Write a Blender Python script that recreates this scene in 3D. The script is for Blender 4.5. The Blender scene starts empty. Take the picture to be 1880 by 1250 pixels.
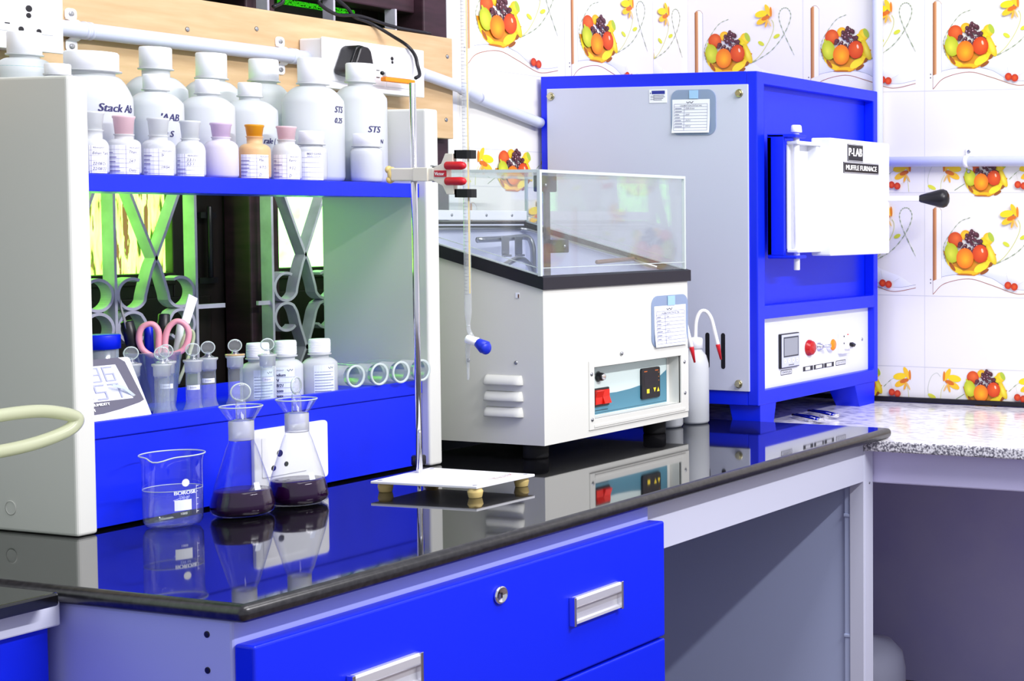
import bpy, bmesh, math, random
from mathutils import Vector, Matrix
random.seed(7)
PI = math.pi
sc = bpy.context.scene
COL = sc.collection
Z0 = 0.675           # height of the bench top above the floor; everything below is authored relative to the bench top
W_PX, H_PX = 1880, 1250

# ------------------------------------------------------------------ camera, exposure, light
cam = bpy.data.cameras.new('camera')
cam.sensor_fit = 'HORIZONTAL'; cam.sensor_width = 36.0
cam.lens = 2857.15 / W_PX * 36.0
cam.shift_x = -1150.0 / W_PX          # the photograph is an off-centre crop
cam.shift_y = -100.0 / W_PX
cam.clip_start = 0.05
co = bpy.data.objects.new('camera', cam); COL.objects.link(co)
right = Vector((0.3059962, -0.95201649, 0.00556094))
down = Vector((-0.03922211, -0.01844247, -0.99906031))
fwd = Vector((0.95122445, 0.30549055, -0.04298342))
m = Matrix((( right.x, -down.x, -fwd.x, -1.24296),
            ( right.y, -down.y, -fwd.y, -1.37257),
            ( right.z, -down.z, -fwd.z, 0.40714 + Z0),
            (0, 0, 0, 1)))
co.matrix_world = m
sc.camera = co
CAM = Vector((-1.24296, -1.37257, 0.40714))

sc.view_settings.view_transform = 'Standard'
sc.view_settings.look = 'None'
sc.view_settings.gamma = 1.0
sc.view_settings.use_curve_mapping = False
sc.view_settings.exposure = 0.0
sc.cycles.max_bounces = 14
sc.cycles.transparent_max_bounces = 40
sc.cycles.transmission_bounces = 12
sc.cycles.glossy_bounces = 6
sc.cycles.sample_clamp_indirect = 6.0
sc.cycles.use_denoising = True

def lin(c):
    f = lambda v: v / 12.92 if v <= 0.04045 else ((v + 0.055) / 1.055) ** 2.4
    return tuple(f(x / 255.0) for x in c) + (1.0,)

w = bpy.data.worlds.new('world'); sc.world = w; w.use_nodes = True
bg = w.node_tree.nodes['Background']
bg.inputs[0].default_value = (0.86, 0.88, 1.0, 1); bg.inputs[1].default_value = 0.72

def area(name, loc, target, sx, sy, power, color=(1, 1, 1)):
    l = bpy.data.lights.new(name, 'AREA'); l.shape = 'RECTANGLE'; l.size = sx; l.size_y = sy
    l.energy = power; l.color = color
    o = bpy.data.objects.new(name, l); COL.objects.link(o)
    o.location = Vector(loc) + Vector((0, 0, Z0))
    d = Vector(target) - Vector(loc)
    # long side kept along world X
    z = -d.normalized(); x = Vector((1, 0, 0)); y = z.cross(x).normalized(); x = y.cross(z)
    o.rotation_euler = Matrix((x, y, z)).transposed().to_euler()
    return o
area('tube_lamp', (0.7, -1.75, 1.55), (0.8, 0.4, 0.2), 1.25, 0.05, 50, (1.0, 0.985, 1.0))
area('ceiling_lamp', (0.45, -0.60, 1.9), (0.6, 0.35, 0.5), 1.8, 0.6, 31, (1.0, 0.99, 1.0))
gl = area('side_window_light', (-0.75, 0.70, 0.30), (0.1, 0.35, 0.1), 0.5, 0.7, 0.7, (0.45, 1.0, 0.25))

# ------------------------------------------------------------------ materials
MATS = {}
def nt(name):
    m = bpy.data.materials.new(name); m.use_nodes = True
    t = m.node_tree; t.nodes.clear()
    out = t.nodes.new('ShaderNodeOutputMaterial')
    MATS[name] = m
    return m, t, out
def P(t, col=(.8, .8, .8, 1), rough=.5, metal=0, ior=1.45, spec=.5, coat=0, trans=0, emit=None, es=0):
    b = t.nodes.new('ShaderNodeBsdfPrincipled'); i = b.inputs
    i['Base Color'].default_value = col; i['Roughness'].default_value = rough; i['Metallic'].default_value = metal
    i['IOR'].default_value = ior; i['Specular IOR Level'].default_value = spec; i['Coat Weight'].default_value = coat
    i['Transmission Weight'].default_value = trans
    if emit: i['Emission Color'].default_value = emit; i['Emission Strength'].default_value = es
    return b
def pbr(name, rgb, rough=.5, **k):
    m, t, out = nt(name); b = P(t, lin(rgb), rough, **k)
    t.links.new(b.outputs[0], out.inputs[0]); return m
def noisy(name, rgb1, rgb2, scale, rough=.5, stretch=(1, 1, 1), detail=4, lo=.35, hi=.65, bump=0, **k):
    m, t, out = nt(name); b = P(t, lin(rgb1), rough, **k)
    tc = t.nodes.new('ShaderNodeTexCoord'); mp = t.nodes.new('ShaderNodeMapping'); mp.inputs['Scale'].default_value = stretch
    nz = t.nodes.new('ShaderNodeTexNoise'); nz.inputs['Scale'].default_value = scale; nz.inputs['Detail'].default_value = detail
    cr = t.nodes.new('ShaderNodeValToRGB'); cr.color_ramp.elements[0].position = lo; cr.color_ramp.elements[1].position = hi
    cr.color_ramp.elements[0].color = lin(rgb1); cr.color_ramp.elements[1].color = lin(rgb2)
    t.links.new(tc.outputs['Object'], mp.inputs[0]); t.links.new(mp.outputs[0], nz.inputs['Vector'])
    t.links.new(nz.outputs['Fac'], cr.inputs[0]); t.links.new(cr.outputs[0], b.inputs['Base Color'])
    if bump:
        bp = t.nodes.new('ShaderNodeBump'); bp.inputs['Strength'].default_value = bump; bp.inputs['Distance'].default_value = .002
        t.links.new(nz.outputs['Fac'], bp.inputs['Height']); t.links.new(bp.outputs[0], b.inputs['Normal'])
    t.links.new(b.outputs[0], out.inputs[0]); return m
def thin_glass(name, tint=(.97, .98, .99), edge=.75, base=.05, rough=.02, haze=0.0):
    """thin clear wall: transparent in the middle, mirror-like and a little milky towards grazing angles"""
    m, t, out = nt(name)
    tr = t.nodes.new('ShaderNodeBsdfTransparent'); tr.inputs[0].default_value = tint + (1,)
    gl = t.nodes.new('ShaderNodeBsdfGlossy'); gl.inputs['Roughness'].default_value = rough
    lw = t.nodes.new('ShaderNodeLayerWeight'); lw.inputs[0].default_value = .5
    pw = t.nodes.new('ShaderNodeMath'); pw.operation = 'POWER'; pw.inputs[1].default_value = 3.0
    mu = t.nodes.new('ShaderNodeMath'); mu.operation = 'MULTIPLY_ADD'; mu.inputs[1].default_value = edge; mu.inputs[2].default_value = base
    mx = t.nodes.new('ShaderNodeMixShader')
    L = t.links.new
    L(lw.outputs['Facing'], pw.inputs[0]); L(pw.outputs[0], mu.inputs[0]); L(mu.outputs[0], mx.inputs[0])
    L(tr.outputs[0], mx.inputs[1]); L(gl.outputs[0], mx.inputs[2])
    last = mx
    if haze:
        df = t.nodes.new('ShaderNodeBsdfDiffuse'); df.inputs[0].default_value = (.9, .93, .97, 1)
        m2 = t.nodes.new('ShaderNodeMixShader'); m2.inputs[0].default_value = haze
        L(mx.outputs[0], m2.inputs[1]); L(df.outputs[0], m2.inputs[2]); last = m2
    L(last.outputs[0], out.inputs[0]); return m
def milky(name, rgb, clear=.25, transl=.45, rough=.4):
    """translucent plastic: diffuse + translucent + some straight see-through + a soft gloss"""
    m, t, out = nt(name); L = t.links.new
    c = lin(rgb)
    df = t.nodes.new('ShaderNodeBsdfDiffuse'); df.inputs[0].default_value = c
    tl = t.nodes.new('ShaderNodeBsdfTranslucent'); tl.inputs[0].default_value = c
    a = t.nodes.new('ShaderNodeMixShader'); a.inputs[0].default_value = transl
    L(df.outputs[0], a.inputs[1]); L(tl.outputs[0], a.inputs[2])
    tr = t.nodes.new('ShaderNodeBsdfTransparent'); tr.inputs[0].default_value = c
    b = t.nodes.new('ShaderNodeMixShader'); b.inputs[0].default_value = clear
    L(a.outputs[0], b.inputs[1]); L(tr.outputs[0], b.inputs[2])
    gl = t.nodes.new('ShaderNodeBsdfGlossy'); gl.inputs['Roughness'].default_value = rough
    fr = t.nodes.new('ShaderNodeFresnel'); fr.inputs[0].default_value = 1.4
    d = t.nodes.new('ShaderNodeMixShader')
    L(fr.outputs[0], d.inputs[0]); L(b.outputs[0], d.inputs[1]); L(gl.outputs[0], d.inputs[2])
    L(d.outputs[0], out.inputs[0]); return m

blue = pbr('blue_paint', (0, 34, 234), .38)
blue_dk = pbr('blue_rail', (10, 40, 190), .4)
white_paint = pbr('white_paint', (214, 217, 238), .42)
grey_paint = pbr('grey_paint', (200, 204, 226), .45)
lav_paint = pbr('lavender_paint', (172, 178, 240), .5)
lav_light = pbr('lavender_light', (212, 208, 246), .6)
panel_shaded = pbr('shaded_white_paint', (186, 197, 232), .5)  # white frame paint with the knee space's bluish shade put into its colour
lav_wall = noisy('lavender_plaster', (200, 195, 250), (210, 205, 252), 6, .7)
offwhite = pbr('offwhite_enamel', (222, 222, 217), .4)
door_white = pbr('door_enamel', (232, 235, 243), .35)
plastic_w = pbr('white_plastic', (244, 244, 250), .35)
cap_white = pbr('white_cap', (243, 244, 252), .45)
black_p = pbr('black_plastic', (22, 20, 28), .35)
black_r = pbr('black_rubber', (14, 14, 18), .7)
navy_rim = pbr('black_rim', (22, 20, 34), .45)
chrome = pbr('chrome', (225, 225, 232), .12, metal=1)
alu = pbr('satin_aluminium', (236, 236, 242), .3, metal=.6)
steel = pbr('steel', (170, 172, 178), .28, metal=1)
brass = pbr('bright_screw', (196, 190, 160), .25, metal=1)
red_p = pbr('red_plastic', (200, 24, 40), .4)
red_sw = pbr('red_rocker', (228, 30, 14), .25)
red_lamp = pbr('red_lens', (190, 30, 34), .2)
orange_lamp = pbr('orange_lens', (255, 140, 10), .2)
orange_p = pbr('orange_plastic', (255, 140, 10), .4)
yellow_p = pbr('yellow_rubber', (226, 200, 130), .5)
cream = pbr('cream_plastic', (238, 232, 216), .4)
pink = pbr('pink_plastic', (238, 160, 176), .4)
paper = pbr('paper', (240, 242, 252), .7)
teal_panel = pbr('panel_teal', (84, 140, 162), .35)
mint_panel = pbr('panel_mint', (222, 238, 236), .35)
sleeve = milky('plastic_sleeve', (186, 206, 240), .3, .3)
tape_m = pbr('blue_tape', (160, 200, 240), .5)
tile_m = pbr('wall_tile', (236, 233, 227), .22)
white_wall = noisy('white_plaster', (236, 236, 240), (226, 226, 232), 9, .8)
maroon = noisy('maroon_wood', (60, 34, 46), (44, 24, 34), 12, .55, (1, 1, 6))
dark_wood = noisy('dark_wood', (30, 20, 18), (16, 11, 10), 14, .5, (5, 5, 1))
grille_m = noisy('grille_paint', (206, 204, 220), (186, 184, 200), 30, .5)
wood = noisy('plywood', (194, 160, 118), (210, 180, 140), 9, .55, (1.2, 6, 9), 6, .3, .72)
brown_wood = pbr('brown_wood', (110, 76, 60), .5)
pvc = pbr('grey_pvc', (205, 210, 232), .35)
floor_m = noisy('floor', (120, 100, 96), (98, 84, 84), 20, .6)
granite_black = noisy('black_granite', (10, 10, 13), (20, 20, 24), 160, .04, ior=1.75, spec=.6, detail=8, lo=.45, hi=.8)
granite_edge = noisy('black_granite_edge', (26, 25, 29), (50, 48, 52), 140, .28, ior=1.55, detail=8, lo=.4, hi=.75)
granite_grey = noisy('grey_granite', (176, 175, 188), (242, 240, 246), 120, .12, (1, .35, 1), 8, .36, .52)
granite_chip = noisy('grey_granite_edge', (104, 102, 116), (232, 230, 238), 230, .5, (1, 1, 1), 8, .42, .58, bump=.8)
glass_thin = thin_glass('thin_glass')
acrylic = thin_glass('acrylic_sheet', (.97, .985, .985), .5, .045, .02, .05)
bright_edge = milky('bright_edge', (240, 250, 250), .15, .3, .15)  # milky white puts the bright glints of clear edges and rims into colour
frosted = milky('frosted_glass', (253, 253, 255), .38, .45, .3)
hdpe = milky('hdpe', (248, 251, 255), .14, .35, .4)
hdpe_blue = milky('hdpe_bluish', (248, 251, 255), .14, .3, .4)
lav_b = milky('lavender_bottle', (243, 236, 255), .08, .25)
amber_b = milky('amber_bottle', (255, 214, 160), .15, .3)
pink_st = milky('pink_stopper', (255, 222, 232), .1, .3)
purple_st = milky('lilac_stopper', (238, 214, 246), .1, .3)
orange_st = milky('orange_stopper', (250, 180, 40), .05, .4)
liq_blue = milky('pale_liquid', (214, 230, 255), .2, .5)
liq_teal = milky('teal_liquid', (200, 238, 244), .2, .5)
liq_yellow = pbr('yellow_liquid', (222, 206, 20), .3)
tube_green = milky('silicone_tube', (246, 250, 218), .15, .5, .25)
jar_teal = thin_glass('jar_plastic', (.72, .86, .92), .4, .06, .1, .22)
acet_grey = thin_glass('cup_plastic', (.80, .90, .90), .5, .06, .1, .16)
drum_m = milky('drum_plastic', (196, 200, 226), .05, .3)
solid_glass = thin_glass('clear_glass', (.97, .98, .99), 1.2, .08, .03, .07)
tube_wall_m = thin_glass('tube_wall_glass', (.94, .98, .97), .8, .08, .03, .09)
tube_glass = thin_glass('burette_glass', (.94, .95, .97), .9, .08, .03, .16)
water_m = thin_glass('water', (.93, .96, 1.0), .5, .05, .01, .03)
wine = pbr('purple_liquid', (34, 3, 44), .1, ior=1.3)
m_, t_, o_ = nt('printed')            # inks carried by the mesh itself
b_ = P(t_, rough=.45); a_ = t_.nodes.new('ShaderNodeVertexColor'); a_.layer_name = 'Col'
t_.links.new(a_.outputs[0], b_.inputs['Base Color']); t_.links.new(b_.outputs[0], o_.inputs[0]); printed = m_

def lit_pane(name, stops, scale, strength):
    """daylight seen through an old painted, corrugated pane"""
    m, t, out = nt(name); L = t.links.new
    tc = t.nodes.new('ShaderNodeTexCoord'); mp = t.nodes.new('ShaderNodeMapping'); mp.inputs['Scale'].default_value = scale
    nz = t.nodes.new('ShaderNodeTexNoise'); nz.inputs['Scale'].default_value = 5; nz.inputs['Detail'].default_value = 7
    cr = t.nodes.new('ShaderNodeValToRGB'); cr.color_ramp.elements.remove(cr.color_ramp.elements[1])
    cr.color_ramp.elements[0].position = stops[0][0]; cr.color_ramp.elements[0].color = lin(stops[0][1])
    for p_, c in stops[1:]:
        e = cr.color_ramp.elements.new(p_); e.color = lin(c)
    em = t.nodes.new('ShaderNodeEmission'); em.inputs[1].default_value = strength
    L(tc.outputs['Object'], mp.inputs[0]); L(mp.outputs[0], nz.inputs['Vector']); L(nz.outputs['Fac'], cr.inputs[0])
    L(cr.outputs[0], em.inputs[0]); L(em.outputs[0], out.inputs[0]); return m
pane_a = lit_pane('lit_pane_peeling', ((.36, (24, 60, 6)), (.40, (74, 66, 30)), (.43, (128, 240, 66)), (.57, (150, 252, 88)), (.60, (64, 52, 26))), (18, 1, 2.4), 7.5)
pane_b = lit_pane('lit_pane_clear', ((.3, (120, 236, 96)), (.6, (150, 255, 130))), (6, 1, 5), 6.5)
pane_d = lit_pane('lit_pane_leaves', ((.35, (16, 90, 6)), (.6, (70, 214, 36))), (4, 1, 4), 1.0)
pane_c = lit_pane('lit_pane_green', ((.4, (10, 60, 6)), (.5, (60, 220, 30)), (.65, (16, 90, 10))), (30, 1, 60), 1.0)

# ------------------------------------------------------------------ geometry helpers
class G:
    """collects shapes into one mesh; coordinates are metres relative to the bench corner"""
    def __init__(s, mat=None):
        s.bm = bmesh.new(); s.mats = []; s.mi = 0; s.col = None
        if mat: s.use(mat)
    def use(s, mat):
        if mat not in s.mats: s.mats.append(mat)
        s.mi = s.mats.index(mat); return s
    def merge(s, b, smooth=False):
        me = bpy.data.meshes.new('t'); 
        for f in b.faces: f.material_index = s.mi; f.smooth = smooth
        b.to_mesh(me); b.free(); s.bm.from_mesh(me); bpy.data.meshes.remove(me); return s
    def box(s, x0, x1, y0, y1, z0, z1, bev=0, seg=2, rot=None):
        b = bmesh.new(); bmesh.ops.create_cube(b, size=1)
        for v in b.verts:
            v.co = Vector(((x0 + x1) / 2 + v.co.x * (x1 - x0), (y0 + y1) / 2 + v.co.y * (y1 - y0), (z0 + z1) / 2 + v.co.z * (z1 - z0)))
        if bev: bmesh.ops.bevel(b, geom=b.edges[:], offset=bev, segments=seg, profile=.5, affect='EDGES')
        if rot:
            mm = Matrix.Translation(rot[0]) @ Matrix.Rotation(rot[2], 4, rot[1]) @ Matrix.Translation(-Vector(rot[0]))
            bmesh.ops.transform(b, matrix=mm, verts=b.verts)
        return s.merge(b)
    def prism(s, poly, ax, a, c, bev=0, smooth=False):
        """poly in the two other axes (in x,y,z order) extruded along axis ax from a to c"""
        b = bmesh.new()
        def pt(p, t):
            l = list(p); l.insert('xyz'.index(ax), t); return l
        A = [b.verts.new(pt(p, a)) for p in poly]; B = [b.verts.new(pt(p, c)) for p in poly]; n = len(poly)
        b.faces.new(A[::-1]); b.faces.new(B)
        for i in range(n): b.faces.new((A[i], A[(i + 1) % n], B[(i + 1) % n], B[i]))
        bmesh.ops.recalc_face_normals(b, faces=b.faces)
        if bev: bmesh.ops.bevel(b, geom=b.edges[:], offset=bev, segments=2, profile=.5, affect='EDGES')
        return s.merge(b, smooth)
    def lathe(s, prof, c=(0, 0, 0), n=40, mat4=None, close=False):
        b = bmesh.new(); rings = []
        for r, z in prof:
            if r < 1e-6: rings.append([b.verts.new((0, 0, z))])
            else: rings.append([b.verts.new((r * math.cos(2 * PI * i / n), r * math.sin(2 * PI * i / n), z)) for i in range(n)])
        for A, B in zip(rings, rings[1:]):
            for i in range(n):
                j = (i + 1) % n
                if len(A) == 1 and len(B) == 1: continue
                if len(A) == 1: b.faces.new((A[0], B[j], B[i]))
                elif len(B) == 1: b.faces.new((A[i], A[j], B[0]))
                else: b.faces.new((A[i], A[j], B[j], B[i]))
        bmesh.ops.recalc_face_normals(b, faces=b.faces)
        mm = Matrix.Translation(c)
        if mat4 is not None: mm = mm @ mat4
        bmesh.ops.transform(b, matrix=mm, verts=b.verts)
        return s.merge(b, True)
    def rod(s, p, q, r0, r1=None, n=20):
        p = Vector(p); q = Vector(q); d = q - p; h = d.length; r1 = r0 if r1 is None else r1
        mt = d.to_track_quat('Z', 'Y').to_matrix().to_4x4()
        return s.lathe([(0, 0), (r0 * .8, 0), (r0, min(r0 * .2, h * .1)), (r1, h - min(r1 * .2, h * .1)), (r1 * .8, h), (0, h)], p, n, mt)
    def tube(s, pts, r, n=12, sub=8, cyc=False):
        """smooth round cable through the points"""
        P_ = spline(pts, sub, cyc); b = bmesh.new(); rings = []; up = None
        N = len(P_)
        for i, p in enumerate(P_):
            t = (P_[(i + 1) % N] - P_[i - 1]) if (cyc or 0 < i < N - 1) else (P_[1] - P_[0] if i == 0 else P_[-1] - P_[-2])
            t.normalize()
            if up is None: up = t.orthogonal().normalized()
            up = (up - t * up.dot(t)).normalized(); sd = t.cross(up)
            rr = r[min(i * len(r) // N, len(r) - 1)] if isinstance(r, (list, tuple)) else r
            rings.append([b.verts.new(p + (up * math.cos(2 * PI * k / n) + sd * math.sin(2 * PI * k / n)) * rr) for k in range(n)])
        seq = list(zip(rings, rings[1:])) + ([(rings[-1], rings[0])] if cyc else [])
        for A, B in seq:
            for k in range(n): b.faces.new((A[k], A[(k + 1) % n], B[(k + 1) % n], B[k]))
        if not cyc: b.faces.new(rings[0][::-1]); b.faces.new(rings[-1])
        bmesh.ops.recalc_face_normals(b, faces=b.faces)
        return s.merge(b, True)
    def strap(s, pts, ax, a, c, th):
        """flat bar following a path (2-D in the plane across ax), as wide as a..c along ax"""
        pts = [Vector(p) for p in pts]; n = len(pts); L, R = [], []
        for i, p in enumerate(pts):
            t = (pts[min(i + 1, n - 1)] - pts[max(i - 1, 0)]).normalized(); nn = Vector((-t.y, t.x)) * th / 2
            L.append(p + nn); R.append(p - nn)
        b = bmesh.new()
        def pt(p, t):
            l = [p.x, p.y]; l.insert('xyz'.index(ax), t); return l
        q = [[b.verts.new(pt(L[i], a)), b.verts.new(pt(R[i], a)), b.verts.new(pt(R[i], c)), b.verts.new(pt(L[i], c))] for i in range(n)]
        for A, B in zip(q, q[1:]):
            for k in range(4): b.faces.new((A[k], A[(k + 1) % 4], B[(k + 1) % 4], B[k]))
        b.faces.new(q[0][::-1]); b.faces.new(q[-1])
        bmesh.ops.recalc_face_normals(b, faces=b.faces)
        return s.merge(b)
    def ball(s, c, r, sx=1, sy=1, sz=1, n=16):
        b = bmesh.new(); bmesh.ops.create_uvsphere(b, u_segments=n * 2, v_segments=n, radius=r)
        bmesh.ops.transform(b, matrix=Matrix.Translation(c) @ Matrix.Diagonal((sx, sy, sz, 1)), verts=b.verts)
        return s.merge(b, True)
    def hex(s, c, ax, r, h):
        pts = [(r * math.cos(k * PI / 3), r * math.sin(k * PI / 3)) for k in range(6)]
        i = 'xyz'.index(ax); o = [j for j in range(3) if j != i]
        return s.prism([(c[o[0]] + p[0], c[o[1]] + p[1]) for p in pts], ax, c[i], c[i] + h)

def spline(pts, sub=8, cyc=False):
    pts = [Vector(p) for p in pts]; n = len(pts); out = []
    if n < 3 or sub <= 1: return pts
    for i in range(n if cyc else n - 1):
        p0 = pts[i - 1] if (cyc or i > 0) else pts[0] * 2 - pts[1]
        p1 = pts[i]; p2 = pts[(i + 1) % n]
        p3 = pts[(i + 2) % n] if (cyc or i + 2 < n) else pts[-1] * 2 - pts[-2]
        for k in range(sub):
            t = k / sub
            out.append(.5 * ((2 * p1) + (p2 - p0) * t + (2 * p0 - 5 * p1 + 4 * p2 - p3) * t * t + (3 * p1 - p0 - 3 * p2 + p3) * t ** 3))
    if not cyc: out.append(pts[-1])
    return out

_txt = {}
def text_mesh(s):
    if s not in _txt:
        cu = bpy.data.curves.new('t', 'FONT'); cu.body = s; cu.size = 1; cu.resolution_u = 3
        o = bpy.data.objects.new('t', cu); COL.objects.link(o)
        me = bpy.data.meshes.new_from_object(o.evaluated_get(bpy.context.evaluated_depsgraph_get()))
        vs = [(v.co.x, v.co.y) for v in me.vertices]; fs = [tuple(p.vertices) for p in me.polygons]
        bpy.data.objects.remove(o); bpy.data.curves.remove(cu); bpy.data.meshes.remove(me)
        x0 = min([v[0] for v in vs] or [0]); x1 = max([v[0] for v in vs] or [1])
        _txt[s] = (vs, fs, x0, x1)
    return _txt[s]

class Art:
    """flat print laid on a surface: fn(u, v, h) maps print coordinates to a point h above the surface"""
    def __init__(s, g, fn, h=2e-4, dh=4e-5, clip=None):
        s.g, s.fn, s.h, s.dh, s.clip = g, fn, h, dh, clip
        s.lay = g.bm.loops.layers.float_color.get('Col') or g.bm.loops.layers.float_color.new('Col')
    def poly(s, pts, col, cols=None):
        if s.clip:
            a, b = s.clip
            for lim, sg in ((a, 1), (b, -1)):
                out = []; oc = []
                for i in range(len(pts)):
                    p, q = pts[i - 1], pts[i]; ip = (p[0] - lim) * sg >= 0; iq = (q[0] - lim) * sg >= 0
                    if ip != iq:
                        t = (lim - p[0]) / (q[0] - p[0]); out.append((lim, p[1] + (q[1] - p[1]) * t)); oc.append(cols[i] if cols else None)
                    if iq: out.append(q); oc.append(cols[i] if cols else None)
                pts = out; cols = oc if cols else None
                if len(pts) < 3: return s
        g = s.g; g.use(printed)
        vs = [g.bm.verts.new(s.fn(u, v, s.h)) for u, v in pts]
        try: f = g.bm.faces.new(vs)
        except ValueError: return s
        f.material_index = g.mi; f.smooth = False
        c0 = lin(col) if col else None
        for i, l in enumerate(f.loops): l[s.lay] = lin(cols[i]) if cols else c0
        return s
    def up(s): s.h += s.dh; return s
    def rect(s, u0, u1, v0, v1, col, n=1):
        s.up()
        for i in range(n):
            a = u0 + (u1 - u0) * i / n; b = u0 + (u1 - u0) * (i + 1) / n
            s.poly([(a, v0), (b, v0), (b, v1), (a, v1)], col)
        return s
    def ell(s, cx, cy, rx, ry, col, cc=None, rot=0, n=20, off=(0, 0)):
        s.up(); ca, sa = math.cos(rot), math.sin(rot)
        ring = [(cx + rx * math.cos(2 * PI * i / n) * ca - ry * math.sin(2 * PI * i / n) * sa,
                 cy + rx * math.cos(2 * PI * i / n) * sa + ry * math.sin(2 * PI * i / n) * ca) for i in range(n)]
        if cc is None: return s.poly(ring, col)
        c = (cx + off[0], cy + off[1])
        for i in range(n): s.poly([c, ring[i], ring[(i + 1) % n]], None, [cc, col, col])
        return s
    def line(s, pts, wd, col, smooth=True, dash=0, taper=False):
        s.up(); P_ = spline([Vector((p[0], p[1], 0)) for p in pts], 8) if smooth and len(pts) > 2 else [Vector((p[0], p[1], 0)) for p in pts]
        N = len(P_); L = []; R = []
        for i, p in enumerate(P_):
            t = P_[min(i + 1, N - 1)] - P_[max(i - 1, 0)]
            t = t.normalized() if t.length > 0 else Vector((1, 0, 0)); w_ = wd / 2 * ((1 - abs(2 * i / (N - 1) - 1) * .8) if taper else 1)
            nn = Vector((-t.y, t.x, 0)) * w_; L.append(p + nn); R.append(p - nn)
        for i in range(N - 1):
            if dash and (i // dash) % 2: continue
            s.poly([(L[i].x, L[i].y), (R[i].x, R[i].y), (R[i + 1].x, R[i + 1].y), (L[i + 1].x, L[i + 1].y)], col)
        return s
    def text(s, st, u, v, size, col, shear=0, sx=1, center=False, bold=0):
        vs, fs, x0, x1 = text_mesh(st); 
        for k in ((0, bold, -bold) if bold else (0,)):
            s.up(); o = -(x0 + x1) / 2 if center else -x0
            for f in fs:
                s.poly([(u + k * size + (vs[i][0] + o) * size * sx + vs[i][1] * size * shear, v + vs[i][1] * size) for i in f], col)
        return s

ROOT = {}
def finish(g, name):
    me = bpy.data.meshes.new(name); g.bm.to_mesh(me); g.bm.free()
    for m in g.mats: me.materials.append(m)
    return me
def tag(o, label, cat, group=None, kind=None):
    if label: o['label'] = label
    if cat: o['category'] = cat
    if group: o['group'] = group
    if kind: o['kind'] = kind
    return o
def thing(name, label, cat, loc, group=None, kind=None):
    o = bpy.data.objects.new(name, None); COL.objects.link(o)
    o.empty_display_size = .02
    o.location = Vector(loc) + Vector((0, 0, Z0)); ROOT[o.name] = Vector(loc)
    return tag(o, label, cat, group, kind)
def root_of(o):
    while o.parent: o = o.parent
    return ROOT[o.name]
def part(name, g, parent, label=None):
    off = root_of(parent)
    for v in g.bm.verts: v.co -= off
    o = bpy.data.objects.new(name, finish(g, name)); COL.objects.link(o); o.parent = parent
    if label: o['label'] = label
    return o
def single(name, g, label, cat, group=None, kind=None):
    vs = [v.co for v in g.bm.verts]
    c = Vector(((min(v.x for v in vs) + max(v.x for v in vs)) / 2, (min(v.y for v in vs) + max(v.y for v in vs)) / 2, min(v.z for v in vs)))
    for v in g.bm.verts: v.co -= c
    o = bpy.data.objects.new(name, finish(g, name)); COL.objects.link(o)
    o.location = c + Vector((0, 0, Z0)); ROOT[o.name] = c
    return tag(o, label, cat, group, kind)
def dup(o, loc, label=None, group=None):
    r = o.copy(); COL.objects.link(r); r.location = Vector(loc) + Vector((0, 0, Z0)); ROOT[r.name] = Vector(loc)
    if label: r['label'] = label
    if group: r['group'] = group
    for ch in list(o.children):
        c = ch.copy(); COL.objects.link(c); c.parent = r
        for gch in list(ch.children):
            d = gch.copy(); COL.objects.link(d); d.parent = c
    return r
def rrect(x0, x1, y0, y1, r, n=5):
    pts = []
    for cx, cy, a in ((x1 - r, y1 - r, 0), (x0 + r, y1 - r, 90), (x0 + r, y0 + r, 180), (x1 - r, y0 + r, 270)):
        for k in range(n + 1):
            t = math.radians(a + 90 * k / n); pts.append((cx + r * math.cos(t), cy + r * math.sin(t)))
    return pts
def cylmap(c, r, a0):
    return lambda u, v, h: (c[0] + (r + h) * math.cos(a0 + u / r), c[1] + (r + h) * math.sin(a0 + u / r), c[2] + v)
def to_cam(x, y): return math.atan2(CAM.y - y, CAM.x - x)

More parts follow.
